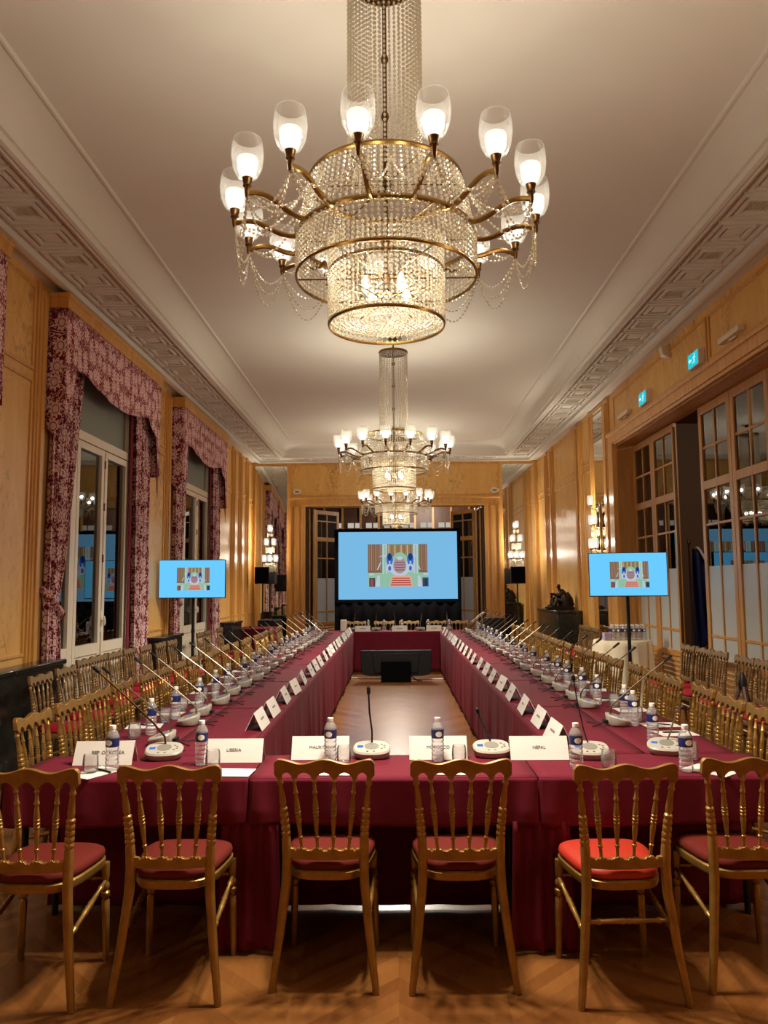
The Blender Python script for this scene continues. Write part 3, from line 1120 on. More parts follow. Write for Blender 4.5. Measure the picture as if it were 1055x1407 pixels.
    gl.lathe([(0.02, 0.0), (0.046, 0.014), (0.064, 0.05), (0.071, 0.10), (0.069, 0.145), (0.062, 0.18), (0.060, 0.18), (0.067, 0.145), (0.069, 0.10), (0.062, 0.052), (0.044, 0.017), (0.02, 0.004)], (RL, 0, zc), (RL, 0, zc + 1), 20, caps=False)
    gl_me = gl.mesh('glass_shade', 'bubble_glass')
    fr = MB()
    fr.lathe([(0.018, 0.006), (0.036, 0.016), (0.043, 0.045), (0.044, 0.085), (0.042, 0.095), (0.038, 0.095)], (RL, 0, zc), (RL, 0, zc + 1), 16, caps=False)
    fr_me = fr.mesh('frosted_liner', 'lamp_frost')
    sw = []
    step = 2 * PI / NL
    for d_ in (0.10, 0.16, 0.22):
        m = MB()
        strand(m, sag((RL, 0, zt - 0.015), (RL * cos(step), RL * sin(step), zt - 0.015), d_, 14), 0.0225, 0.0115)
        sw.append(m)
    fest = MB()
    for m in sw:
        fest.add(m.v, m.f)
    m = MB()
    strand(m, sag((RL - 0.01, 0, zt + 0.01), (0.40 * cos(step / 2), 0.40 * sin(step / 2), 3.46), 0.11, 12), 0.021, 0.0125)
    strand(m, sag((RL * cos(step) - 0.01, RL * sin(step), zt + 0.01), (0.40 * cos(step / 2), 0.40 * sin(step / 2), 3.46), 0.11, 12), 0.021, 0.0125)
    fest.add(m.v, m.f)
    fest_me = fest.mesh('bead_swag', 'crystal')

    def link(name, me, parent, rz):
        o = bpy.data.objects.new(name, me)
        COL.objects.link(o)
        o.parent = parent
        o.rotation_euler = (0, 0, rz)
        return o
    for k in range(NL):
        a = -PI / 2 + math.radians(-8) + step * k
        lk = link('arm', arm_me, root, a)
        link('lamp_cup', cup_me, lk, 0)
        link('glass_shade', gl_me, lk, 0)
        link('frosted_liner', fr_me, lk, 0)
        lamp_light('lamp_light', (RL * cos(a), RL * sin(a), zc + 0.075), LAMP_W, root, 0.028)
        tag(link('bead_swag', fest_me, root, a), None, None, None, 'stuff')
    return root


ch = Proto(chandelier())
for (x, y), lb in zip(((-0.03, 3.58), (0.0, 9.85), (0.03, 15.75)), ('large crystal chandelier nearest the camera, over the front table', 'crystal chandelier in the middle of the three down the room', 'crystal chandelier farthest away, in front of the projection screen')):
    ch.put((x, y, 0), 0, lb)


# ------------------------------------------------------------------ wall sconces
def sconce():
    """Hung on a wall plane at local y = 0, lamps towards -y; local z = 0 at the foot of the lowest beads."""
    root = empty('crystal_sconce')
    tag(root, None, 'sconce', 'crystal wall sconces')
    b = MB()
    b.box(-0.025, 0.025, -0.02, 0.0, 0.1, 1.02)
    b.build('back_plate', 'brass', root, bevel=0.004)
    k = 0
    for z, xs in ((0.98, (0.0,)), (0.66, (-0.085, 0.085)), (0.27, (-0.135, 0.0, 0.135))):
        for x in xs:
            y = -0.13 - (0.03 if x == 0 else 0)
            a = MB()
            a.tube([(0, -0.01, z - 0.07), (x * 0.5, y * 0.6, z - 0.075), (x, y, z - 0.05), (x, y, z - 0.02)], 0.007, 7)
            a.lathe([(0.006, -0.02), (0.03, -0.012), (0.034, 0.0)], (x, y, z), (x, y, z + 1), 10)
            am = a.build('arm', 'brass', root)
            g = MB()
            g.lathe([(0.036, 0.0), (0.048, 0.03), (0.052, 0.09), (0.046, 0.15), (0.043, 0.165)], (x, y, z), (x, y, z + 1), 14, caps=False)
            g.build('glass_shade', 'sconce_glass', am)
            bl = MB()
            bl.lathe([(0.01, 0.02), (0.016, 0.05), (0.013, 0.08), (0.003, 0.11)], (x, y, z), (x, y, z + 1), 8)
            bl.build('bulb', 'bulb', am)
            if x == 0 or z < 0.5 or x < 0:
                lamp_light('sconce_light', (x, y, z + 0.09), SCONCE_W, root, 0.03)
    for z0, z1, w in ((0.94, 0.86, 0.06), (0.62, 0.46, 0.10), (0.24, 0.0, 0.15)):
        m = MB()
        for q in range(11):
            x = -w + 2 * w * q / 10
            for y in (-0.05, -0.13):
                strand(m, [(x, y, z0), (x * 0.9, y, z1 + 0.05 * abs(sin(q * 1.3)))], 0.022, 0.014)
        tag(m.build('bead_drape', 'crystal', root), None, None, None, 'stuff')
    return root


sc_ = Proto(sconce())
sc_.put((-2.965, Y1 - 0.02, 1.92), 0, 'six-light crystal sconce on the end wall mirror, above the window-side loudspeaker')
sc_.put((2.875, Y1 - 0.02, 1.96), 0, 'six-light crystal sconce on the end wall mirror, above the statue-side loudspeaker')
sc_.put((WX - 0.02, 12.70, 1.92), -PI / 2, 'six-light crystal sconce on the narrow side mirror, behind the screen by the glazed doors')




sc_.put((WX - 0.02, 2.45, 1.92), -PI / 2, 'added six-light sconce out of view on the door-side wall near the camera')  # added out of view to even the light at the near end
sc_.put((-WX + 0.02, 0.4, 1.92), PI / 2, 'added six-light sconce out of view on the window wall near the camera')  # unseen, added to lift the near wall and ceiling edge


# ------------------------------------------------------------------ tables and cloths
def simple_table(label, x0, x1, y0, y1, group=None, z=0.735):
    t = empty('folding_table', ((x0 + x1) / 2, (y0 + y1) / 2, 0), 0, label, 'table', group)
    hx, hy = (x1 - x0) / 2 - 0.012, (y1 - y0) / 2 - 0.012
    MB().box(-hx, hx, -hy, hy, z - 0.025, z).build('tabletop', 'dark_wood', t, smooth=False)
    for sx in (-1, 1):
        for sy in (-1, 1):
            m = MB()
            m.lathe([(0.016, 0), (0.016, z - 0.025)], (sx * (hx - 0.06), sy * (hy - 0.05), 0), (sx * (hx - 0.06), sy * (hy - 0.05), 1), 8)
            m.build('leg', 'black_metal', t)
    return t


def cloth(label, x0, x1, y0, y1, drops, group, cx=None, seed=0):
    """drops: bottom height for the sides (x0, x1, y0, y1); None leaves the side flush with its neighbour."""
    rnd = random.Random(seed)
    m = MB()
    zt = 0.745
    nx, ny = max(2, int((x1 - x0) / 0.06)), max(2, int((y1 - y0) / 0.06))
    ph = rnd.random() * 6
    m.grid(lambda u, v: (x0 + (x1 - x0) * u, y0 + (y1 - y0) * v, zt + 0.0012 * sin(9 * u + ph) * sin(7 * v + ph)), nx, ny)
    def side(P, out, length, zb):
        n = max(8, int(length / 0.018))
        k1, k2 = rnd.uniform(5, 7), rnd.uniform(11, 14)
        p1, p2 = rnd.random() * 6, rnd.random() * 6
        f1, f2 = rnd.uniform(0.2, 0.45), rnd.uniform(0.55, 0.8)
        rows = 14
        def fn(u, v):
            z = zt + (zb - zt) * v
            amp = min(1.0, v * 1.4)
            edge = min(1.0, min(u, 1 - u) * length / 0.06)
            e = min(u, 1 - u) * length
            fold = 0.020 * math.exp(-((e - 0.05) / 0.045) ** 2) + 0.012 * math.exp(-((u - f1) * length / 0.05) ** 2) + 0.010 * math.exp(-((u - f2) * length / 0.035) ** 2)
            d = 0.003 + amp * (0.005 + fold + 0.004 * sin(k1 * PI * u * length / 1.5 + p1) + 0.0012 * sin(k2 * 2 * PI * u * length / 1.5 + p2))
            x, y = P(u)
            return (x + out[0] * d, y + out[1] * d, z + (0.008 * sin(4 * u * length + p1) * v if zb > 0.03 else 0))
        m.grid(fn, n, rows)
    a, b, c, d = drops
    if a is not None:
        side(lambda u: (x0, y1 + (y0 - y1) * u), (-1, 0), y1 - y0, a)
    if b is not None:
        side(lambda u: (x1, y0 + (y1 - y0) * u), (1, 0), y1 - y0, b)
    if c is not None:
        side(lambda u: (x0 + (x1 - x0) * u, y0), (0, -1), x1 - x0, c)
    if d is not None:
        side(lambda u: (x1 + (x0 - x1) * u, y1), (0, 1), x1 - x0, d)
    o = m.build('tablecloth', 'burgundy_cloth', None, solid=0.003, angle=60)
    return tag(o, label, 'tablecloth', group)


FL = 0.03
G_CL = 'burgundy tablecloths of the meeting table'
FRONT = ((-1.765, -0.665, 'window-side'), (-0.66, 0.625, 'middle'), (0.63, 1.775, 'door-side'))
for i, (a, b, t) in enumerate(FRONT):
    simple_table('black-legged folding table under the burgundy cloth, %s one of the front row' % t, a, b, 3.535, 4.0, 'folding tables of the front row')
    cloth('burgundy cloth hanging short at the chairs, on the %s table of the front row' % t, a, b, 3.53, 4.0, (0.53 if i == 0 else None, 0.53 if i == 2 else None, 0.545, 0.014), G_CL, seed=i)
# gathered cloth ends hanging to the floor at the joints of the front row
for x, t in ((-0.655, 'window-side'), (0.635, 'door-side')):
    m = MB()
    def gfn(u, v, x=x):
        w = 0.125 + 0.02 * v
        return (x - w + 2 * w * u, 3.522 - 0.012 * sin(u * 15 + 1) * v - 0.006 * sin(u * 31), 0.56 + (0.02 - 0.56) * v)
    m.grid(gfn, 30, 12)
    m.grid(lambda u, v, x=x: (x + 0.012 * sin(u * 12), 3.53 + 0.44 * u, 0.71 + (0.02 - 0.71) * v), 20, 8)
    tag(m.build('table_skirt', 'burgundy_cloth', None, solid=0.003, angle=60), 'burgundy skirt panel hanging to the floor at the %s joint of the front row' % t, 'tablecloth', 'burgundy skirt panels')
NB, YA, YB = 7, 4.005, 14.55
for s, nm in ((-1, 'window-side'), (1, 'door-side')):
    for k in range(NB):
        a, b = YA + (YB - YA) * k / NB, YA + (YB - YA) * (k + 1) / NB - 0.004
        xi, xm, xo = 0.02 + s * 0.815, 0.02 + s * 1.235, 0.02 + s * 1.69
        lo, hi = sorted((xi, xm))
        dr = (None, FL, None, None) if s < 0 else (FL, None, None, None)
        cloth('burgundy cloth with floor-length skirt on the inner %s table %s' % (nm, nth(k, NB)), lo, hi, a, b, dr, G_CL, seed=10 + k + (50 if s > 0 else 0))
        lo, hi = sorted((xm + s * 0.004, xo))
        dr = (0.53, None, None, None) if s < 0 else (None, 0.53, None, None)
        cloth('burgundy cloth with short drop on the outer %s table %s' % (nm, nth(k, NB)), lo, hi, a, b, dr, G_CL, seed=30 + k + (50 if s > 0 else 0))
        simple_table('black-legged folding table in the outer %s row, %s' % (nm, nth(k, NB)), lo, hi, a, b, 'folding tables of the side rows')
for a, b, t, q in ((-1.67, -0.80, 'window-side', 1), (-0.796, 0.836, 'middle', 2), (0.84, 1.71, 'door-side', 3)):
    cloth('burgundy cloth with floor-length skirt on the %s table of the far row' % t, a, b, 14.555, 15.0, (None, None, FL if q == 2 else None, 0.53), G_CL, seed=90 + q)
    simple_table('black-legged folding table of the far row, %s one' % t, a, b, 14.56, 15.0, 'folding tables of the far row')


# ------------------------------------------------------------------ gilt spindle-back chairs
LEGP = [(0.0, 0.208, -0.240), (0.1, 0.196, -0.226), (0.25, 0.174, -0.204), (0.42, 0.158, -0.186), (0.52, 0.157, -0.184), (0.62, 0.163, -0.192), (0.74, 0.174, -0.208), (0.83, 0.184, -0.222)]


def leg_at(z):
    for (za, xa, ya), (zb, xb, yb) in zip(LEGP, LEGP[1:]):
        if za <= z <= zb:
            t = (z - za) / (zb - za)
            return xa + (xb - xa) * t, ya + (yb - ya) * t
    return LEGP[-1][1:]


POST = [(0.0, 0.0135), (0.02, 0.0145), (0.2, 0.0175), (0.4, 0.0195), (0.5, 0.020), (0.575, 0.019), (0.585, 0.016), (0.592, 0.019), (0.60, 0.019), (0.606, 0.0155), (0.612, 0.0185), (0.625, 0.0185), (0.631, 0.015), (0.637, 0.018), (0.65, 0.018), (0.656, 0.0145), (0.662, 0.0175), (0.674, 0.0175), (0.68, 0.014), (0.686, 0.017), (0.697, 0.017), (0.703, 0.0115), (0.72, 0.0145), (0.735, 0.0135), (0.79, 0.0095), (0.795, 0.013), (0.803, 0.013), (0.808, 0.010), (0.83, 0.0105)]
SPN = [(0.0, 0.0065), (0.05, 0.0065), (0.06, 0.009), (0.08, 0.009), (0.09, 0.006), (0.2, 0.008), (0.21, 0.0105), (0.235, 0.0105), (0.245, 0.007), (0.36, 0.0105), (0.41, 0.012), (0.42, 0.009), (0.43, 0.012), (0.455, 0.012), (0.465, 0.009), (0.475, 0.0125), (0.50, 0.0125), (0.51, 0.009), (0.52, 0.012), (0.545, 0.012), (0.555, 0.0085), (0.58, 0.0115), (0.63, 0.0105), (0.80, 0.0065), (0.81, 0.0095), (0.835, 0.0095), (0.845, 0.0065), (1.0, 0.0065)]
STR = [(0.0, 0.0085), (0.12, 0.0085), (0.14, 0.0115), (0.17, 0.0115), (0.19, 0.008), (0.4, 0.0105), (0.43, 0.013), (0.47, 0.0095), (0.5, 0.013), (0.53, 0.0095), (0.57, 0.013), (0.6, 0.0105), (0.81, 0.008), (0.83, 0.0115), (0.86, 0.0115), (0.88, 0.0085), (1.0, 0.0085)]


def seat_outline(k, n=40):
    """Rounded trapezoid, wider at the front (+y)."""
    pts = []
    for i in range(n):
        a = 2 * PI * i / n
        ca, sa = cos(a), sin(a)
        x = math.copysign(abs(ca) ** 0.55, ca)
        y = math.copysign(abs(sa) ** 0.55, sa)
        w = 0.178 + 0.026 * y
        pts.append((k * x * w, 0.01 + k * y * 0.193))
    return pts


def make_chair(gold, cushion, rear_rung=False, n=9):
    root = empty('spindle_back_chair')
    tag(root, None, 'chair')
    b = MB()
    ol = seat_outline(1.0)
    b.rings([[(x, y, 0.408) for x, y in ol], [(x * 1.02, y * 1.02, 0.416) for x, y in ol], [(x * 1.02, y * 1.02, 0.438) for x, y in ol], [(x * 0.98, y * 0.98, 0.444) for x, y in ol]])
    b.build('seat_frame', gold, root)
    b = MB()
    R = []
    for k, z in ((0.93, 0.44), (1.0, 0.452), (1.01, 0.464), (0.985, 0.478), (0.9, 0.488), (0.7, 0.495), (0.4, 0.4985), (0.1, 0.50)):
        R.append([(x, y, z) for x, y in seat_outline(k)])
    b.rings(R)
    b.build('seat', cushion, root, angle=60)
    for s in (-1, 1):
        zs = POST
        b = MB()
        b.tube([(s * leg_at(z)[0], leg_at(z)[1], z) for z, r in zs], [r for z, r in zs], n + 1)
        b.build('back_post', gold, root)
        b = MB()
        b.lathe([(0.0105, 0.0), (0.013, 0.01), (0.0165, 0.2), (0.0165, 0.25), (0.011, 0.258), (0.0185, 0.268), (0.0185, 0.285), (0.011, 0.293), (0.0165, 0.304), (0.0165, 0.318), (0.0115, 0.328), (0.0165, 0.35), (0.018, 0.41)], (s * 0.186, 0.172, 0.0), (s * 0.176, 0.166, 0.41), n)
        b.build('front_leg', gold, root)
        b = MB()
        bx, by = leg_at(0.25)
        b.lathe([(r, t) for t, r in STR], (s * bx, by, 0.25), (s * 0.179, 0.168, 0.335), n - 2, norm=True)
        b.build('side_stretcher', gold, root)
    b = MB()
    b.lathe([(r, t) for t, r in STR], (-0.179, 0.168, 0.345), (0.179, 0.168, 0.345), n - 2, norm=True)
    b.build('front_stretcher', gold, root)
    if rear_rung:
        b = MB()
        bx, by = leg_at(0.30)
        b.lathe([(r, t) for t, r in STR], (-bx, by, 0.30), (bx, by, 0.30), n - 2, norm=True)
        b.build('rear_stretcher', gold, root)
    # spindles fan out slightly upwards
    sup = []
    for j in range(4):
        k = j - 1.5
        A = (k * 0.064, -0.185, 0.525)
        B = (k * 0.083, -0.2235, 0.83)
        sup.append(B[0])
        b = MB()
        b.lathe([(r, 1 - t) for t, r in reversed(SPN)], A, B, n - 1, norm=True)
        b.build('spindle', gold, root)
    # lower rail with scrolled upper edge
    top = []
    xs_ = [-0.145, -0.096, -0.032, 0.032, 0.096, 0.145]
    nn = 40
    for i in range(nn + 1):
        x = -0.15 + 0.30 * i / nn
        d = min(abs(x - k * 0.064) for k in (-1.5, -0.5, 0.5, 1.5))
        z = 0.527 + 0.012 * (1 - min(1, d / 0.032)) * (1 if d < 0.032 else 0) + (0.016 * max(0, (abs(x) - 0.118) / 0.032))
        z += 0.004 * cos(d / 0.032 * 4 * PI) * (d < 0.032)
        top.append((x, z))
    bot = [(0.15 - 0.30 * i / 12, 0.497 - 0.008 * (1 - (abs(0.15 - 0.30 * i / 12) / 0.15) ** 2)) for i in range(13)]
    b = MB()
    b.prism(bot[::-1] + top[::-1], 'y', -0.196, -0.176)
    b.build('lower_rail', gold, root, bevel=0.002, angle=50)
    # crest rail: three soft humps above, arches between the spindles below
    xs = [-0.186] + sup + [0.186]
    top, low = [], []
    for i in range(61):
        x = -0.206 + 0.412 * i / 60
        e = max(0.0, (abs(x) - 0.188) / 0.018)
        z = 0.889 + 0.0095 * cos(2 * PI * x / 0.185) - 0.016 * e * e
        top.append((x, z))
        zl = 0.815
        for xa, xb in zip(xs, xs[1:]):
            if xa <= x <= xb:
                t = (x - xa) / (xb - xa)
                zl = 0.815 + 0.030 * (max(0.0, sin(PI * min(1, max(0, (t - 0.1) / 0.8))))) ** 0.6
        if abs(x) > 0.186:
            zl = 0.815 + 0.02 * e
        low.append((x, zl))
    b = MB()
    def yoff(z):
        return -0.212 - 0.16 * (z - 0.815)
    n0 = len(low)
    V = [(x, yoff(z) - 0.012, z) for x, z in low + top[::-1]] + [(x, yoff(z) + 0.012, z) for x, z in low + top[::-1]]
    N2 = 2 * n0
    F = []
    for i in range(n0 - 1):
        a, a2, c, c2 = i, i + 1, N2 - 1 - i, N2 - 2 - i
        F.append((a, a2, c2, c))
        F.append((N2 + a, N2 + c, N2 + c2, N2 + a2))
    for i in range(N2):
        j = (i + 1) % N2
        F.append((i, N2 + i, N2 + j, j))
    b.add(V, F)
    b.build('crest_rail', gold, root, bevel=0.002, angle=40)
    return root


CH_FRONT = Proto(make_chair('gilt', 'red_velvet', n=12))
FRONT_G = 'gilt chairs along the front row of tables'
for i, (x, y, r) in enumerate(((-1.45, 3.30, 0.0), (-0.905, 3.345, 0.01), (-0.29, 3.44, -0.03), (0.255, 3.43, 0.02), (1.43, 3.44, 0.03))):
    CH_FRONT.put((x, y, 0), r, ('gilt chair with dull red seat at the front table, outermost on the window side', 'gilt chair pulled up before the LIBERIA card at the front table', 'gilt chair pulled up before the MAURITANIA card at the front table', 'gilt chair pulled up before the MOROCCO card at the front table', 'gilt chair with dull red seat at the front table, outermost on the door side')[i], FRONT_G)
o = make_chair('gilt', 'orange_red_leather', True, 12)
o.location, o.rotation_euler = (0.885, 3.33, 0), (0, 0, 0.05)
tag(o, 'gilt chair with bright orange-red seat and a rear rung, before the NEPAL card', 'chair', FRONT_G)
CH_SIDE = Proto(make_chair('gilt', 'red_velvet', n=8))
CH_WALL = Proto(make_chair('old_gilt', 'crimson_velvet', n=8))
NS = 20
rnd = random.Random(3)
skip_r = ()
for s, nm in ((-1, 'window-side'), (1, 'door-side')):
    for k in range(NS):
        y = 4.45 + 0.5 * k + rnd.uniform(-0.03, 0.03)
        x = 0.02 + s * (1.86 + rnd.uniform(-0.02, 0.03))
        CH_SIDE.put((x, y, 0), -s * -PI / 2 + rnd.uniform(-0.05, 0.05) if s > 0 else -PI / 2 + rnd.uniform(-0.05, 0.05), 'gilt spindle-back chair along the %s row of tables, %s' % (nm, nth(k, NS)), 'gilt chairs along the side rows of tables')
LW = ((-2.72, 6.42, 'at the black marble unit near the first window'), (-2.76, 7.0, 'at the black marble unit nearest the middle window'),
      (-2.91, 7.80, 'first of three touching chairs under the middle window'), (-2.92, 8.21, 'second of three touching chairs under the middle window'), (-2.91, 8.62, 'third of three touching chairs under the middle window'),
      (-2.91, 9.10, 'just beyond the three touching chairs'), (-2.86, 9.53, 'before the far curtain of the middle window'),
      (-2.82, 10.0, 'at the near side of the second marble unit'), (-2.80, 10.45, 'before the middle of the second marble unit'), (-2.85, 12.15, 'first of two under the farthest window'), (-2.85, 12.65, 'second of two under the farthest window'), (-2.85, 13.5, 'before the far curtain of the farthest window'))
for x, y, t in LW:
    CH_WALL.put((x, y, 0), -PI / 2, 'dull gilt chair by the window wall, %s' % t, 'dull gilt chairs against the walls')
RW = ((3.16, 9.05, 'first of three by the dark door gap'), (3.17, 8.63, 'second of three by the dark door gap'), (3.17, 8.21, 'third of three by the dark door gap'), (3.15, 7.58, 'alone before the second glazed leaf'), (3.15, 7.15, 'before the third glazed leaf, farther one'), (3.15, 6.65, 'before the third glazed leaf, nearer one'))
for x, y, t in RW:
    CH_WALL.put((x, y, 0), PI / 2, 'dull gilt chair by the glazed doors, %s' % t, 'dull gilt chairs against the walls')
for k, y in enumerate((12.65, 13.1, 13.52)):
    CH_WALL.put((3.02, y, 0), PI / 2, 'dull gilt chair between the statue plinth and narrow mirror, %s from the mirror' % ORD[k], 'dull gilt chairs against the walls')
for k, x in enumerate((-0.80, -0.23, 0.275, 0.82, 1.26)):
    CH_WALL.put((x, 15.48, 0), PI, 'gilt chair behind the far row before the black screen skirt, %s from the window side' % ORD[k], 'gilt chairs behind the far row')

# ------------------------------------------------------------------ things on the tables
TZ = 0.7485


def name_card(w=0.285):
    """Folded tent card, printed side towards local -y."""
    m = MB()
    h, d, t = 0.105, 0.052, 0.0015
    m.prism([(-d, 0), (0, h), (d, 0), (d - 2 * t, 0), (0, h - 2.6 * t), (-d + 2 * t, 0)], 'x', -w / 2, w / 2)
    return m


NC = name_card().mesh('name_card', 'white_card', False)
mk = MB().box(-0.05, 0.05, -0.0004, 0.0004, -0.006, 0.006).mesh('print_line', 'mid_grey', False)
TILT = math.atan2(0.052, 0.105)


def put_card(x, y, rz, label, text=None, group='folded white name cards', mark=True, tsize=0.021, tx=0.0):
    o = bpy.data.objects.new('name_card', NC)
    COL.objects.link(o)
    o.location = (x, y, TZ)
    o.rotation_euler = (0, 0, rz)
    tag(o, label, 'name card', group)
    if text:
        textobj('lettering', text, tsize, (tx, -0.0265, 0.0545), (PI / 2 - TILT, 0, 0), 'ink', o)
    elif mark:
        p = bpy.data.objects.new('print_line', mk)
        COL.objects.link(p)
        p.parent = o
        p.location = (0, -0.0268, 0.054)
        p.rotation_euler = (-TILT, 0, 0)
    return o


for x, y, r, t, s, tx in ((-1.425, 3.84, 0.02, 'REP. OF KOREA', 0.023, 0.02), (-0.80, 3.885, 0.0, 'LIBERIA', 0.022, 0.0), (-0.38, 3.94, 0.01, 'MAURITANIA', 0.022, 0.01), (0.205, 3.93, -0.01, 'MOROCCO', 0.022, 0.0), (0.70, 3.915, 0.0, 'NEPAL', 0.022, 0.0)):
    put_card(x, y, r, 'white folded name card printed %s on the front table' % ('with a name ending in EA' if 'KOREA' in t else t), t, 'printed name cards of the front row', True, s, tx)
CY = {-1: (4.79, 5.24, 5.82, 6.3, 6.92, 7.5, 7.98, 8.42, 9.03, 9.55, 10.03, 10.55, 11.0, 11.52, 12.1, 12.6, 13.1, 13.6, 14.1), 1: (4.33, 4.80, 5.3, 5.9, 6.44, 6.95, 7.5, 8.05, 8.6, 9.15, 9.62, 10.15, 10.7, 11.2, 11.7, 12.2, 12.7, 13.3, 13.9)}
for s, nm in ((-1, 'window-side'), (1, 'door-side')):
    for k, y in enumerate(CY[s]):
        put_card(0.02 + s * (0.865 + rnd.uniform(-0.008, 0.008)), y, (-PI / 2 if s > 0 else PI / 2) + rnd.uniform(-0.06, 0.06), 'white name card on the inner edge of the %s tables, %s' % (nm, nth(k, len(CY[s]))))
for k, x in enumerate((-0.62, 0.075, 0.72)):
    put_card(x, 14.65, 0.0, 'white folded name card on the far table facing the monitor, %s from the window side' % ORD[k], None, 'name cards of the far row')


def microphone():
    """Delegate unit: its back is towards local +y (table middle), the stalk leans back to the speaker at -y."""
    root = empty('conference_microphone')
    tag(root, None, 'microphone', 'delegate microphone units')
    b = MB()
    n = 28
    def ov(kx, ky, dy=0.0):
        return [(kx * math.copysign(abs(cos(a)) ** 0.75, cos(a)), dy + ky * math.copysign(abs(sin(a)) ** 0.75, sin(a))) for a in (2 * PI * i / n for i in range(n))]
    def top(y):
        return 0.034 + (y + 0.07) * 0.26
    R = [[(x, y, 0.0) for x, y in ov(0.075, 0.055)], [(x, y, 0.012) for x, y in ov(0.088, 0.064)], [(x, y, top(y) - 0.008) for x, y in ov(0.094, 0.070)], [(x, y, top(y)) for x, y in ov(0.088, 0.065)]]
    b.rings(R)
    for x, y in ((0.05, -0.02), (0.064, -0.008), (0.064, 0.012), (0.05, 0.024), (-0.02, -0.048), (0.012, -0.048)):
        b.lathe([(0.006, top(y) - 0.004), (0.006, top(y) + 0.002)], (x, y, 0), (x, y, 1), 8, 1)
    b.build('base', ['grey_plastic', 'mid_grey'], root, angle=45)
    b = MB()
    pl = [(0.036 * cos(2 * PI * k / 20), 0.004 + 0.034 * sin(2 * PI * k / 20)) for k in range(20)]
    b.rings([[(x, y, top(y) - 0.002) for x, y in pl], [(x, y, top(y) + 0.0015) for x, y in pl]])
    b.build('loudspeaker_grille', 'mid_grey', root)
    b = MB()
    sq = [(-0.072, -0.012), (-0.043, -0.012), (-0.043, 0.012), (-0.072, 0.012)]
    b.rings([[(x, y, top(y) - 0.002) for x, y in sq], [(x, y, top(y) + 0.001) for x, y in sq]])
    b.build('display', 'lcd_blue', root, smooth=False)
    return root, top


mic_root, mic_top = microphone()
mic_root.location = (0, 0, 0)
m = MB()
pth = [(0, 0.045, 0.06), (0, 0.045, 0.09), (0, 0.03, 0.12), (0, -0.10, 0.23), (0, -0.30, 0.385)]
m.tube(pth, [0.006, 0.006, 0.0042, 0.0042, 0.004], 7)
stalk_side = m.mesh('gooseneck', 'chrome')
m = MB()
m.tube([(0, -0.29, 0.377), (0, -0.30, 0.385), (0, -0.335, 0.412), (0, -0.34, 0.416)], [0.005, 0.0085, 0.0085, 0.005], 8)
head_side = m.mesh('microphone_head', 'black_plastic')
m = MB()
for x in (-0.02, 0.02):
    m.tube([(x, 0.06, 0.02), (x * 1.2, 0.09, 0.018), (x * 2, 0.13, 0.006), (x * 4, 0.17, 0.004)], 0.003, 6)
m.box(-0.03, 0.03, 0.058, 0.085, 0.012, 0.032)
plug = m.mesh('cable_plug', 'black_plastic')
BASE_KIDS = [c for c in mic_root.children]


def put_mic(x, y, rz, label, stalk=None, head=None, first=[True], group='delegate microphone units', smat='chrome'):
    if first[0]:
        o = mic_root
        first[0] = False
    else:
        o = mic_root.copy()
        COL.objects.link(o)
        for c in BASE_KIDS:
            d = c.copy()
            COL.objects.link(d)
            d.parent = o
    o.location = (x, y, TZ)
    o.rotation_euler = (0, 0, rz)
    tag(o, label, None, group)
    for nm, me in (('gooseneck', stalk or stalk_side), ('microphone_head', head or head_side), ('cable_plug', plug)):
        d = bpy.data.objects.new(nm, me)
        COL.objects.link(d)
        d.parent = o
    return o


def stalk_mesh(pts, r=0.0042, mat='chrome', hd=0.035):
    m = MB()
    m.tube(pts, r, 7)
    a = m.mesh('gooseneck', mat)
    P, Q = Vector(pts[-2]), Vector(pts[-1])
    d = (Q - P).normalized()
    h = MB()
    h.tube([Q - d * 0.006, Q, Q + d * hd, Q + d * (hd + 0.005)], [0.005, 0.0095, 0.0095, 0.005], 9)
    return a, h.mesh('microphone_head', 'black_plastic')


# front row: four units, each stalk bent its own way
sm, hm = stalk_mesh([(0, 0.045, 0.05), (-0.005, 0.04, 0.10), (-0.06, 0.03, 0.17), (-0.19, 0.02, 0.30), (-0.33, 0.02, 0.43)], 0.005, 'dark_brass')
put_mic(-1.165, 3.93, 0.12, 'grey microphone unit on the front table between the cards ending in EA and LIBERIA', sm, hm, group='front row microphone units')
sm, hm = stalk_mesh([(0, 0.045, 0.05), (0.0, 0.045, 0.12), (-0.012, 0.03, 0.22), (-0.014, -0.01, 0.315)], 0.0048, 'black_metal')
put_mic(-0.125, 4.0 - 0.06, 0.0, 'grey microphone unit on the front table beside the MAURITANIA card', sm, hm, group='front row microphone units')
sm, hm = stalk_mesh([(0, 0.045, 0.05), (-0.004, 0.05, 0.09), (-0.04, 0.08, 0.155), (-0.055, 0.08, 0.20)], 0.0048, 'black_metal', 0.02)
put_mic(0.475, 3.955, 0.0, 'grey microphone unit on the front table between the MOROCCO and NEPAL cards', sm, hm, group='front row microphone units')
sm, hm = stalk_mesh([(0, 0.045, 0.05), (-0.02, 0.05, 0.12), (-0.045, 0.06, 0.25), (-0.06, 0.07, 0.37)], 0.0035, 'black_metal', 0.02)
put_mic(0.955, 3.91, -0.1, 'grey microphone unit behind a bottle at the NEPAL card', sm, hm, group='front row microphone units')
sm, hm = stalk_mesh([(0, 0.045, 0.05), (0.02, 0.03, 0.10), (0.05, -0.10, 0.22), (0.08, -0.22, 0.26)], 0.0042, 'chrome')
put_mic(1.36, 3.99, -0.35, 'grey microphone unit at the door-side end of the front table', sm, hm, group='front row microphone units')
MY = {-1: [4.30, 4.88, 5.24], 1: [4.80, 5.48, 5.85]}
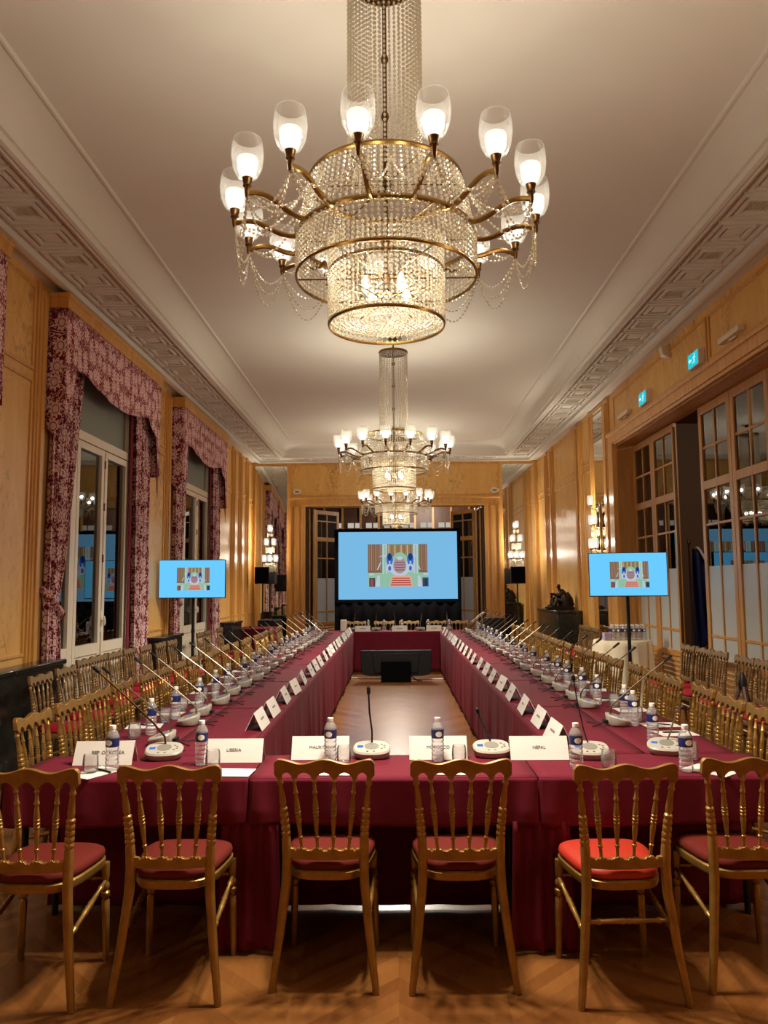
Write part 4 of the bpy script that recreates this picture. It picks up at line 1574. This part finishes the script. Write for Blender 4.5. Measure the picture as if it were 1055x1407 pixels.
for s in (-1, 1):
    while MY[s][-1] < 13.9:
        MY[s].append(MY[s][-1] + 0.5 + rnd.uniform(-0.05, 0.07))
    nm = 'window-side' if s < 0 else 'door-side'
    for k, y in enumerate(MY[s]):
        ang = -PI / 2 if s < 0 else PI / 2
        put_mic(0.02 + s * (1.315 + rnd.uniform(-0.02, 0.02)), y, ang + rnd.uniform(-0.25, 0.1) * s, 'grey microphone unit on the %s tables, %s' % (nm, nth(k, len(MY[s]))))
for k, x in enumerate((-0.80, -0.37, 0.0, 0.47, 0.98)):
    sm, hm = stalk_mesh([(0, 0.045, 0.05), (0, 0.045, 0.12), (0.02 * (k % 3 - 1), 0.03, 0.24), (0.03 * (k % 3 - 1), 0.0, 0.31)], 0.0045, 'chrome', 0.03)
    put_mic(x, 14.82, PI, 'grey microphone unit on the far table, %s from the window side' % ORD[k], sm, hm, group='far row microphone units')


def bottle():
    root = empty('water_bottle')
    tag(root, None, 'bottle', 'small water bottles')
    m = MB()
    pr = [(0.010, 0.0), (0.026, 0.001), (0.0295, 0.008)]
    z = 0.012
    for k in range(5):
        pr += [(0.031, z), (0.031, z + 0.010), (0.0285, z + 0.014), (0.0285, z + 0.017)]
        z += 0.021
    pr += [(0.031, 0.118), (0.0305, 0.120), (0.0305, 0.150), (0.031, 0.152), (0.030, 0.160), (0.022, 0.178), (0.0145, 0.188), (0.0135, 0.194), (0.0125, 0.199)]
    m.lathe(pr, n=14)
    m.build('bottle_body', 'pet', root, angle=25)
    m = MB()
    m.lathe([(0.0312, 0.112), (0.0316, 0.114), (0.0316, 0.150), (0.0312, 0.152)], n=18, caps=False)
    m.build('label', 'label_blue', root)
    m = MB()
    def lf(u, v):
        a = -PI / 2 + (u - 0.5) * 1.1
        return (0.0320 * cos(a), 0.0320 * sin(a), 0.132 + (v - 0.5) * 0.026 * math.sqrt(max(0.0, 1 - (2 * u - 1) ** 2)) * 1.0)
    m.grid(lf, 10, 4)
    m.build('label_emblem', 'white_plastic', root)
    m = MB()
    m.lathe([(0.0145, 0.190), (0.0150, 0.192), (0.0150, 0.207), (0.0135, 0.2085), (0.001, 0.209)], n=12)
    m.build('cap', 'white_plastic', root)
    return root


BT_ = Proto(bottle())
GL = MB()
GL.lathe([(0.001, 0.0), (0.026, 0.0), (0.033, 0.01), (0.036, 0.04), (0.034, 0.07), (0.031, 0.085), (0.0295, 0.085), (0.0325, 0.07), (0.0345, 0.04), (0.0315, 0.013), (0.024, 0.006), (0.001, 0.006)], n=16, caps=False)
GLM = GL.mesh('drinking_glass', 'tumbler')
PPM = MB().box(-0.075, 0.075, -0.105, 0.105, 0, 0.0025).mesh('notepad', 'white_paper', False)
pm = MB()
pm.lathe([(0.002, -0.07), (0.004, -0.06), (0.0045, 0.05), (0.003, 0.066), (0.001, 0.07)], (0, 0, 0), (0, 1, 0), 8)
pm.box(0.0035, 0.0055, 0.02, 0.065, -0.002, 0.002)
PNM = pm.mesh('ballpoint_pen', 'black_plastic')


def put(me, name, cat, loc, rz, label, group):
    o = bpy.data.objects.new(name, me)
    COL.objects.link(o)
    o.location = loc
    o.rotation_euler = (0, 0, rz)
    return tag(o, label, cat, group)


FB = ((-1.335, 3.68, 'in front of the card ending in EA'), (-0.945, 3.80, 'at the edge of the LIBERIA card'), (-0.325, 3.86, 'in front of the MAURITANIA card'), (0.20, 3.85, 'in front of the MOROCCO card'), (0.835, 3.68, 'at the edge of the NEPAL card'), (1.32, 3.62, 'before the microphone at the door-side end of the front table'), (1.385, 4.27, 'behind the front table corner on the door side'))
for k, (x, y, t) in enumerate(FB):
    BT_.put((x, y, TZ), rnd.uniform(-0.25, 0.25), 'small water bottle %s' % t, 'water bottles of the front row')
for k, (x, y, t) in enumerate(((-1.42, 3.64, 'left of the bottle before the card ending in EA'), (-0.87, 3.72, 'in front of the LIBERIA card'), (-0.255, 3.80, 'in front of the MAURITANIA card'), (0.30, 3.80, 'in front of the MOROCCO card'), (0.985, 3.68, 'beside the bottle at the NEPAL card'), (1.43, 3.86, 'behind the bottle at the door-side end'))):
    put(GLM, 'drinking_glass', 'glass', (x, y, TZ), 0, 'small clear drinking glass %s' % t, 'drinking glasses of the front row')
for k, (x, y, r, t) in enumerate(((-1.40, 3.64, -0.5, 'below the card ending in EA'), (-0.77, 3.63, 1.5, 'behind the chair at the LIBERIA card'), (-0.28, 3.64, 1.55, 'behind the chair at the MAURITANIA card'), (0.26, 3.64, 1.52, 'behind the chair at the MOROCCO card'), (1.44, 3.635, 0.7, 'at the door-side end of the front table'))):
    put(PPM, 'notepad', 'notepad', (x, y, TZ - 0.0006 + 0.0006), r, 'white notepad on the front table %s' % t, 'notepads of the front row')
put(PNM, 'ballpoint_pen', 'pen', (-1.37, 3.66, TZ + 0.007), 0.9, 'black ballpoint pen on the notepad below the card ending in EA', 'pens of the front row')
for s, nm in ((-1, 'window-side'), (1, 'door-side')):
    n = 19
    for k in range(n):
        y = 4.42 + 0.515 * k + rnd.uniform(-0.04, 0.04)
        if s > 0 and k == 0:
            y += 0.22
        BT_.put((0.02 + s * (1.44 + rnd.uniform(-0.03, 0.02)), y + 0.13, TZ), rnd.uniform(-1, 1), 'small water bottle on the %s tables, %s' % (nm, nth(k, n)), 'small water bottles of the side rows')
        put(GLM, 'drinking_glass', 'glass', (0.02 + s * (1.50 + rnd.uniform(-0.015, 0.02)), y + 0.03 + rnd.uniform(-0.01, 0.01), TZ), 0, 'small clear drinking glass on the %s tables, %s' % (nm, nth(k, n)), 'drinking glasses of the side rows')
        put(PPM, 'notepad', 'notepad', (0.02 + s * 1.575, y - 0.13, TZ), PI / 2 + rnd.uniform(-0.25, 0.25), 'white notepad on the %s tables, %s' % (nm, nth(k, n)), 'notepads of the side rows')
        put(PNM, 'ballpoint_pen', 'pen', (0.02 + s * 1.57, y - 0.12, TZ + 0.007), rnd.uniform(0.8, 2.2), 'black ballpoint pen on a notepad of the %s tables, %s' % (nm, nth(k, n)), 'pens of the side rows')
for k, x in enumerate((-0.52, -0.22, 0.12, 0.62, 1.02)):
    BT_.put((x, 14.80, TZ), 0, 'small water bottle on the far table, %s from the window side' % ORD[k], 'water bottles of the far row')
o = MB().box(-0.055, 0.055, -0.03, 0.03, 0, 0.21).build('white_box', 'white_plastic', None, bevel=0.004)
o.location = (-1.0, 14.85, TZ)
tag(o, 'upright narrow white box at the window-side end of the far table', 'box')

# ------------------------------------------------------------------ screens
def slide_picture(w, h, z=0.0):
    """Flat slide image in the xz plane facing -y: a hall with columns, flags, garland and red steps."""
    names = ['slide_brown', 'slide_green', 'slide_tan', 'slide_blue', 'slide_pale', 'slide_rose', 'slide_red', 'slide_peach', 'slide_dark', 'slide_navy']
    m = MB()
    lay = [0]
    def poly(pts, c):
        lay[0] += 1
        y = -0.0001 * lay[0]
        m.add([((px - 0.5) * w, y, (0.5 - py) * h) for px, py in pts], [tuple(range(len(pts)))], names.index('slide_' + c))
    def rect(a, b, c, d, col):
        poly([(a, d), (c, d), (c, b), (a, b)], col)
    def ell(cx, cy, rx, ry, col, a0=0, a1=2 * PI):
        poly([(cx + rx * cos(a), cy - ry * sin(a)) for a in (a0 + (a1 - a0) * i / 24 for i in range(24 if a1 - a0 > 6 else 25))], col)
    rect(0, 0, 1, 1, 'green')
    rect(0, 0, 0.235, 0.67, 'brown')
    for k in range(6):
        rect(0.02 + 0.036 * k, 0.01, 0.032 + 0.036 * k, 0.62, 'rose' if k % 2 else 'tan')
    rect(0.855, 0, 1, 0.67, 'brown')
    for k in range(4):
        rect(0.87 + 0.034 * k, 0.01, 0.88 + 0.034 * k, 0.62, 'rose' if k % 2 else 'tan')
    rect(0.325, 0, 0.755, 0.30, 'tan')
    for k in range(8):
        rect(0.345 + 0.052 * k, 0.02, 0.36 + 0.052 * k, 0.28, 'brown' if k % 2 else 'peach')
    rect(0.25, 0, 0.32, 0.7, 'pale')
    rect(0.77, 0, 0.84, 0.7, 'pale')
    rect(0.27, 0.02, 0.30, 0.7, 'green')
    rect(0.79, 0.02, 0.82, 0.7, 'green')
    for s in (0, 1):
        f = (lambda x: x) if s == 0 else (lambda x: 1.035 - x)
        q = lambda pts, c: poly([(f(a), b) for a, b in (pts if s == 0 else pts[::-1])], c)
        q([(0.18, 0.29), (0.32, 0.29), (0.32, 0.25), (0.25, 0.265)], 'pale')
        q([(0.15, 0.60), (0.17, 0.60), (0.225, 0.43), (0.205, 0.43)], 'pale')
        q([(0.02, 0.73), (0.10, 0.73), (0.10, 0.69), (0.02, 0.69)], 'pale')
        q([(0.02, 1.0), (0.12, 1.0), (0.12, 0.79), (0.02, 0.79)], 'dark')
        q([(0.12, 1.0), (0.20, 1.0), (0.20, 0.74), (0.16, 0.74)], 'pale')
        q([(0.045, 0.98), (0.085, 0.98), (0.085, 0.82), (0.045, 0.82)], 'red' if s == 0 else 'navy')
    ell(0.54, 0.45, 0.145, 0.26, 'green')
    ell(0.535, 0.56, 0.17, 0.20, 'pale')
    ell(0.535, 0.50, 0.11, 0.19, 'rose')
    for k in range(4):
        rect(0.45, 0.42 + 0.06 * k, 0.62, 0.435 + 0.06 * k, 'dark')
    ell(0.535, 0.33, 0.05, 0.045, 'pale')
    for cx in (0.365, 0.715):
        ell(cx, 0.36, 0.055, 0.16, 'blue')
        ell(cx, 0.30, 0.035, 0.08, 'navy')
        poly([(cx - 0.015, 0.45), (cx + 0.015, 0.45), (cx + 0.01, 0.40), (cx - 0.01, 0.40)], 'pale')
        ell(cx, 0.56, 0.05, 0.10, 'pale')
        ell(cx, 0.57, 0.025, 0.06, 'blue')
    poly([(0.36, 1.0), (0.76, 1.0), (0.72, 0.74), (0.40, 0.74)], 'peach')
    for k in range(4):
        t = 0.79 + 0.053 * k
        e = 0.02 * k * 0.5
        rect(0.41 - e, t, 0.70 + e, t + 0.027, 'red')
    return m, names


o = empty('projection_screen', (0.055, 16.6, 0), 0.012, 'large projection screen in a black frame with black skirt, showing a staircase on blue', 'screen')
m = MB()
W2, Zb, Zt = 1.36, 1.24, 2.83
m.box(-W2, W2, -0.02, 0.03, Zb, Zb + 0.075)
m.box(-W2, W2, -0.02, 0.03, Zt - 0.065, Zt)
m.box(-W2, -W2 + 0.085, -0.02, 0.03, Zb + 0.075, Zt - 0.065)
m.box(W2 - 0.075, W2, -0.02, 0.03, Zb + 0.075, Zt - 0.065)
m.build('screen_frame', 'black_fabric', o, bevel=0.004)
MB().box(-W2 + 0.08, W2 - 0.07, 0.0, 0.012, Zb + 0.07, Zt - 0.06).build('screen_surface', 'screen_blue', o, smooth=False)
sm_, nn = slide_picture(1.28, 0.91)
p = sm_.build('slide_picture', nn, o, smooth=False)
p.location = (0.0, -0.001, 2.04)
m = MB().grid(lambda u, v: (-W2 + 2 * W2 * u, 0.02 * sin(u * 70) + 0.01 * sin(u * 23), 0.01 + (Zb + 0.01) * v), 120, 4)
m.build('skirt', 'black_fabric', o, solid=0.004)
m = MB()
for x in (-1.25, 1.25):
    m.box(x - 0.02, x + 0.02, 0.06, 0.10, 0, Zt - 0.1)
    m.box(x - 0.02, x + 0.02, -0.05, 0.6, 0, 0.03)
m.build('stand_frame', 'black_metal', o, smooth=False)


def display(loc, rz, label, tilt=0.0):
    t = empty('display_screen', loc, rz, label, 'screen', 'display screens on poles')
    w, h = 0.475, 0.275
    zc = 1.72
    m = MB().box(-w, w, 0.0, 0.05, zc - h, zc + h)
    m.box(-w * 0.5, w * 0.5, 0.05, 0.075, zc - h * 0.6, zc + h * 0.5)
    m.build('display_case', 'black_plastic', t, bevel=0.004)
    MB().box(-w + 0.008, w - 0.008, -0.002, 0.001, zc - h + 0.012, zc + h - 0.008).build('display_panel', 'tv_blue', t, smooth=False)
    sm_, nn = slide_picture(0.465, 0.325)
    p = sm_.build('slide_picture', nn, t, smooth=False)
    p.location = (0.015, -0.0025, zc + 0.0)
    m = MB()
    m.lathe([(0.022, 0.02), (0.022, zc + 0.1)], (0, 0.10, 0), (0, 0.10, 1), 10)
    m.lathe([(0.027, 0.95), (0.027, 1.0)], (0, 0.10, 0), (0, 0.10, 1), 10)
    m.box(-0.1, 0.1, 0.07, 0.12, zc - 0.1, zc + 0.1)
    m.build('pole', 'black_metal', t)
    m = MB()
    m.lathe([(0.24, 0.0), (0.24, 0.012), (0.03, 0.03)], (0, 0.10, 0), (0, 0.10, 1), 24)
    m.build('pole_base', 'black_metal', t)
    return t


display((-2.905, 11.0, 0), 0.04, 'blue display screen on a pole in front of the window wall')
display((2.92, 9.72, 0), -0.16, 'blue display screen on a pole in front of the glazed doors')

# monitor facing the far table, seen from behind, on a floor plinth
o = empty('floor_monitor', (0.0, 13.0, 0), 0.0, 'black floor monitor seen from behind, on a box stand between the tables', 'monitor')
m = MB()
m.prism([(-0.60, 0.515), (-0.575, 0.515), (0.575, 0.515), (0.605, 0.515), (0.59, 0.17), (0.56, 0.11), (0.44, 0.085), (-0.44, 0.085), (-0.56, 0.11), (-0.585, 0.17)], 'y', 0.16, 0.23)
m.prism([(-0.4, 0.47), (0.4, 0.47), (0.36, 0.14), (-0.36, 0.14)], 'y', 0.13, 0.17)
m.build('monitor_back', 'black_plastic', o, bevel=0.008)
MB().box(-0.25, 0.25, 0.0, 0.16, 0.0, 0.335).build('stand_box', 'black_fabric', o, bevel=0.006)
m = MB()
m.tube([(0.24, 0.1, 0.12), (0.3, 0.12, 0.05), (0.36, 0.16, 0.012), (0.44, 0.2, 0.012)], 0.01, 7)
m.build('cable', 'black_plastic', o)
m = MB()
m.tube([(-0.78, 13.62, 0.014), (-0.4, 13.48, 0.014), (-0.05, 13.42, 0.014), (0.4, 13.38, 0.014), (0.8, 13.34, 0.014)], 0.013, 6, flat=0.9)
tag(m.build('white_cable', 'white_plastic'), 'white cable strip lying across the parquet behind the floor monitor', 'cable')
m = MB()
m.tube([(-0.62, 4.16, 0.012), (-0.3, 4.13, 0.012), (0.05, 4.15, 0.012), (0.3, 4.12, 0.012), (0.62, 4.2, 0.012)], 0.010, 6)
tag(m.build('white_cable', 'white_plastic'), 'white cable on the parquet just behind the middle front table', 'cable')

# ------------------------------------------------------------------ things along the walls
def marble_unit(x0, x1, y0, y1, h, label):
    t = empty('marble_unit', ((x0 + x1) / 2, (y0 + y1) / 2, 0), 0, label, 'cabinet', 'black marble units along the walls')
    hx, hy = (x1 - x0) / 2, (y1 - y0) / 2
    MB().box(-hx + 0.02, hx - 0.02, -hy + 0.02, hy - 0.02, 0.0, h - 0.045).build('unit_body', 'black_marble', t, bevel=0.006)
    MB().box(-hx, hx, -hy, hy, h - 0.045, h).build('unit_top', 'black_marble', t, bevel=0.008)
    return t


marble_unit(-3.355, -3.15, 6.14, 7.42, 0.93, 'black marble unit under the panel between the nearest and middle windows')
marble_unit(-3.355, -3.15, 10.37, 11.52, 0.93, 'black marble unit under the panel between the middle and farthest windows')
marble_unit(-3.355, -3.15, 1.4, 2.9, 0.93, 'black marble unit before the nearest window')
marble_unit(-3.355, -3.08, 14.75, 15.6, 0.93, 'black marble unit beyond the farthest window')
marble_unit(2.89, 3.355, 13.95, 15.85, 1.13, 'tall black marble plinth carrying a bronze sculpture')

# bronze group: a seated cloaked figure leaning over a smaller one
m = MB()
def limb(pts, rs):
    m.tube(pts, rs, 10)
m.prism([(-0.26, 0.0), (0.26, 0.0), (0.25, 0.05), (0.16, 0.085), (-0.10, 0.07), (-0.25, 0.045)], 'y', -0.14, 0.14)
limb([(0.10, 0, 0.06), (0.09, 0, 0.16), (0.05, 0, 0.26), (0.015, 0, 0.335), (0.0, 0, 0.355)], [0.13, 0.125, 0.105, 0.07, 0.035])
limb([(0.0, 0, 0.35), (-0.005, 0, 0.38)], [0.03, 0.028])
m.ball((-0.01, 0, 0.415), 0.038, 0.034, 0.046, 12, 8)
m.ball((-0.045, 0, 0.405), 0.012, 0.01, 0.012, 6, 4)
limb([(0.04, -0.08, 0.31), (-0.04, -0.10, 0.25), (-0.12, -0.07, 0.275), (-0.19, -0.05, 0.285)], [0.036, 0.032, 0.026, 0.02])
limb([(0.04, 0.08, 0.31), (-0.02, 0.10, 0.22), (-0.10, 0.07, 0.20)], [0.036, 0.032, 0.025])
limb([(0.07, -0.05, 0.14), (-0.06, -0.07, 0.18), (-0.10, -0.07, 0.09), (-0.15, -0.07, 0.07)], [0.065, 0.055, 0.042, 0.03])
limb([(0.07, 0.05, 0.14), (-0.04, 0.08, 0.16), (-0.08, 0.08, 0.08), (-0.22, 0.06, 0.05)], [0.065, 0.055, 0.042, 0.03])
limb([(-0.13, 0.0, 0.06), (-0.14, 0.0, 0.14), (-0.15, 0.0, 0.20)], [0.055, 0.05, 0.03])
m.ball((-0.155, 0.0, 0.235), 0.03, 0.027, 0.036, 10, 6)
limb([(-0.12, 0.0, 0.04), (-0.22, -0.02, 0.05), (-0.29, -0.02, 0.035)], [0.03, 0.024, 0.012])
limb([(0.13, 0, 0.30), (0.19, 0, 0.18), (0.23, 0.01, 0.06)], [0.05, 0.07, 0.06])
o = m.build('bronze_sculpture', 'bronze_patina', angle=60)
o.location = (3.12, 14.75, 1.131)
o.scale = (0.98, 0.98, 1.04)
tag(o, 'dark bronze sculpture of a seated figure on the tall black marble plinth', 'sculpture')


def pa_speaker(loc, rz, label, h0):
    t = empty('loudspeaker', loc, rz, label, 'loudspeaker', 'black loudspeakers on poles')
    m = MB()
    m.prism([(-0.165, -0.13), (0.165, -0.13), (0.12, 0.13), (-0.12, 0.13)], 'z', h0, h0 + 0.38)
    m.build('cabinet', 'black_plastic', t, bevel=0.008)
    MB().box(-0.145, 0.145, -0.137, -0.13, h0 + 0.02, h0 + 0.36).build('grille', 'black_fabric', t, smooth=False)
    m = MB()
    m.lathe([(0.018, 0.03), (0.018, h0 + 0.02)], n=10)
    m.build('pole', 'black_metal', t)
    for k in range(3):
        a = 2 * PI * k / 3 + 0.3
        q = MB()
        q.tube([(0, 0, 0.55), (0.36 * cos(a), 0.36 * sin(a), 0.015)], 0.011, 7)
        q.build('leg', 'black_metal', t)
    return t


pa_speaker((-3.02, 17.55, 0), 0.0, 'black loudspeaker on a pole stand before the window-side end mirror', 1.67)
pa_speaker((2.73, 17.3, 0), 0.0, 'black loudspeaker on a pole stand before the statue-side end mirror', 1.63)
o = MB().box(-0.23, 0.23, -0.28, 0.28, 0, 0.88).build('subwoofer', 'black_plastic', None, bevel=0.01)
o.location = (-2.75, 17.0, 0)
tag(o, 'big black bass cabinet on the floor near the window-side end mirror', 'loudspeaker')
o = MB().box(-0.2, 0.2, -0.2, 0.2, 0, 0.9).build('equipment_case', 'black_plastic', None, bevel=0.01)
o.location = (2.15, 16.9, 0)
tag(o, 'black equipment case standing at the statue-side edge of the screen skirt', 'case')
# side table under a burgundy cloth by the window wall
t = empty('draped_table', (-2.9, 16.15, 0), 0, 'small side table under a burgundy cloth near the window-side end corner', 'table')
m = MB()
m.box(-0.36, 0.36, -0.5, 0.5, 0.74, 0.755)
for (ax, s_) in (('x', -1), ('x', 1), ('y', -1), ('y', 1)):
    if ax == 'x':
        m.grid(lambda u, v, s_=s_: (s_ * (0.36 + 0.015 * v * sin(u * 24)), -0.5 + u, 0.75 * (1 - v) + 0.015 * v), 40, 4)
    else:
        m.grid(lambda u, v, s_=s_: (-0.36 + 0.72 * u, s_ * (0.5 + 0.015 * v * sin(u * 20)), 0.75 * (1 - v) + 0.015 * v), 30, 4)
m.build('cloth', 'burgundy_cloth', t, angle=60)
# buffet table with bottle stock
t = empty('round_buffet_table', (3.08, 10.62, 0), 0, 'round buffet table under a cream cloth between the screen pole and the glazed doors', 'table')
m = MB()
R = []
for z, r, am in ((0.848, 0.37, 0), (0.84, 0.382, 0), (0.78, 0.388, 0.006), (0.6, 0.40, 0.016), (0.3, 0.42, 0.026), (0.02, 0.44, 0.034)):
    R.append([((r + am * sin(9 * a) + 0.4 * am * sin(17 * a)) * cos(a), (r + am * sin(9 * a) + 0.4 * am * sin(17 * a)) * sin(a), z) for a in (2 * PI * k / 96 for k in range(96))])
m.rings(R, True, False)
m.add(R[0], [tuple(range(96))])
m.build('cloth', 'cream_cloth', t, angle=60)
m = MB()
m.lathe([(0.2, 0.0), (0.2, 0.02), (0.03, 0.04), (0.03, 0.8), (0.36, 0.82), (0.36, 0.84)], n=24)
m.build('table_base', 'dark_wood', t)
for k in range(14):
    r, c = divmod(k, 7)
    BT_.put((2.93 + 0.068 * c, 10.50 + 0.09 * r, 0.849), rnd.uniform(-0.5, 0.5), 'water bottle stocked on the round cream table, %s row, %s from the lilac box' % ('camera-facing' if r == 0 else 'rear', ORD[c]), 'stock bottles on the cream table')
o = MB().box(-0.045, 0.045, -0.06, 0.06, 0, 0.10).build('lilac_box', 'lilac_card', None, bevel=0.003)
o.location = (2.84, 10.50, 0.8495)
tag(o, 'small lilac cardboard box beside the bottle stock on the cream table', 'box')
# camera tripod by the door-side chairs
t = empty('folded_tripod', (2.62, 5.95, 0), 0, 'dark tripod standing behind the door-side chairs', 'tripod')
MB().lathe([(0.03, 0.80), (0.035, 0.84), (0.02, 0.90), (0.012, 0.93)], n=10).build('tripod_head', 'black_metal', t)
for k in range(3):
    a = 2 * PI * k / 3 + 0.5
    q = MB()
    q.tube([(0.02 * cos(a), 0.02 * sin(a), 0.82), (0.30 * cos(a), 0.30 * sin(a), 0.012)], [0.018, 0.012], 7)
    q.build('leg', 'dark_wood', t)

# flag and spot in the dark gap
t = empty('flag_on_stand', (4.20, 11.05, 0), 0.1, 'dark blue flag with white edge hanging on a stand beyond the door gap', 'flag')
m = MB()
m.lathe([(0.16, 0.0), (0.16, 0.03), (0.02, 0.05), (0.012, 0.06), (0.012, 2.15), (0.03, 2.18), (0.004, 2.26)], n=12)
m.build('flag_pole', 'brass', t)
def flg(u, v):
    return (0.02 + 0.30 * u * (0.5 + 0.5 * v) + 0.02 * sin(14 * u), -0.05 + 0.05 * sin(11 * u + 2 * v), 2.1 - 0.05 * u - (1.5 - 0.3 * u) * v)
MB().grid(flg, 24, 14).build('flag_cloth', 'navy_cloth', t, solid=0.004)
def edg(u, v):
    return (0.03 + 0.22 * v + 0.05 * u, -0.13 + 0.02 * u, 2.12 - 0.42 * v ** 1.4)
MB().grid(edg, 3, 14).build('white_edge', 'white_plastic', t, solid=0.004)
m = MB()
m.lathe([(0.016, 0.0), (0.016, 3.6)], n=8)
o = m.build('door_rod', 'dark_brass')
o.location = (3.62, 9.86, 0.02)
tag(o, 'slim vertical metal rod at the edge of the dark door gap', 'rod')
# fittings high on the walls
def exit_sign(y, label):
    t = empty('exit_sign', (WX, y, 4.09), 0, label, 'exit sign', 'lit exit signs over the glazed doors')
    MB().box(-0.075, 0.0, -0.15, 0.15, -0.09, 0.09).build('sign_case', 'white_plastic', t, bevel=0.006)
    MB().box(-0.079, -0.074, -0.135, 0.135, -0.075, 0.075).build('lit_face', 'exit_green', t, smooth=False)
    m = MB()
    X = -0.0805
    def pl(pts):
        m.prism([(-a, b) for a, b in pts], 'x', X, X + 0.002)
    c = [(0.055 + 0.011 * cos(2 * PI * k / 12), 0.047 + 0.011 * sin(2 * PI * k / 12)) for k in range(12)]
    pl(c)
    pl([(0.03, 0.03), (0.055, 0.034), (0.045, -0.005), (0.028, -0.004)])
    pl([(0.05, 0.03), (0.082, 0.012), (0.08, 0.004), (0.05, 0.018)])
    pl([(0.035, 0.03), (0.01, 0.02), (0.008, 0.004), (0.014, 0.004), (0.02, 0.014), (0.036, 0.018)])
    pl([(0.045, 0.0), (0.065, -0.02), (0.06, -0.05), (0.053, -0.05), (0.055, -0.024), (0.034, -0.006)])
    pl([(0.036, 0.0), (0.022, -0.03), (-0.005, -0.04), (-0.004, -0.048), (0.028, -0.038)])
    pl([(-0.115, 0.0), (-0.08, 0.03), (-0.08, 0.012), (-0.035, 0.012), (-0.035, -0.012), (-0.08, -0.012), (-0.08, -0.03)])
    m.build('running_figure_symbol', 'exit_white', t, smooth=False)
    return t


exit_sign(8.43, 'lit green exit sign over the glazed doors, nearer of the two')
exit_sign(10.2, 'lit green exit sign over the glazed doors, farther of the two')
for y, t in ((7.55, 'nearer'), (11.15, 'farther')):
    o = MB().box(-0.07, 0.0, -0.24, 0.24, -0.03, 0.03)
    o.box(-0.03, 0.0, -0.08, 0.08, -0.05, 0.06)
    o = o.build('emergency_light', 'beige_plastic', None, bevel=0.006)
    o.location = (WX, y, 4.08)
    tag(o, 'beige bar-shaped emergency light over the glazed doors, %s of the two' % t, 'emergency light', 'bar emergency lights')
o = MB().prism([(0.0, -0.09), (-0.10, -0.05), (-0.12, 0.06), (0.0, 0.09)], 'y', -0.05, 0.05).build('motion_sensor', 'beige_plastic', None, bevel=0.008)
o.location = (WX, 9.34, 4.46)
tag(o, 'small beige motion sensor just under the ceiling above the doors', 'sensor')
for s in (-1, 1):
    m = MB()
    m.rings([[(0.105 * cos(a), y, 0.075 * sin(a)) for a in (2 * PI * k / 24 for k in range(24))] for y in (0.0, -0.04)] + [[(0.09 * cos(a), -0.055, 0.06 * sin(a)) for a in (2 * PI * k / 24 for k in range(24))]])
    o = m.build('emergency_light', 'beige_plastic')
    o.location = (s * 2.36 + 0.03, Y1, 3.86)
    l2 = MB()
    l2.box(-0.05, 0.05, -0.058, -0.054, -0.02, 0.02)
    l2.build('lamp_window', 'mid_grey', o, smooth=False)
    tag(o, 'oval beige emergency light on the end wall, on the %s corner of the doorway frame' % ('window-side' if s < 0 else 'statue-side'), 'emergency light', 'oval emergency lights')
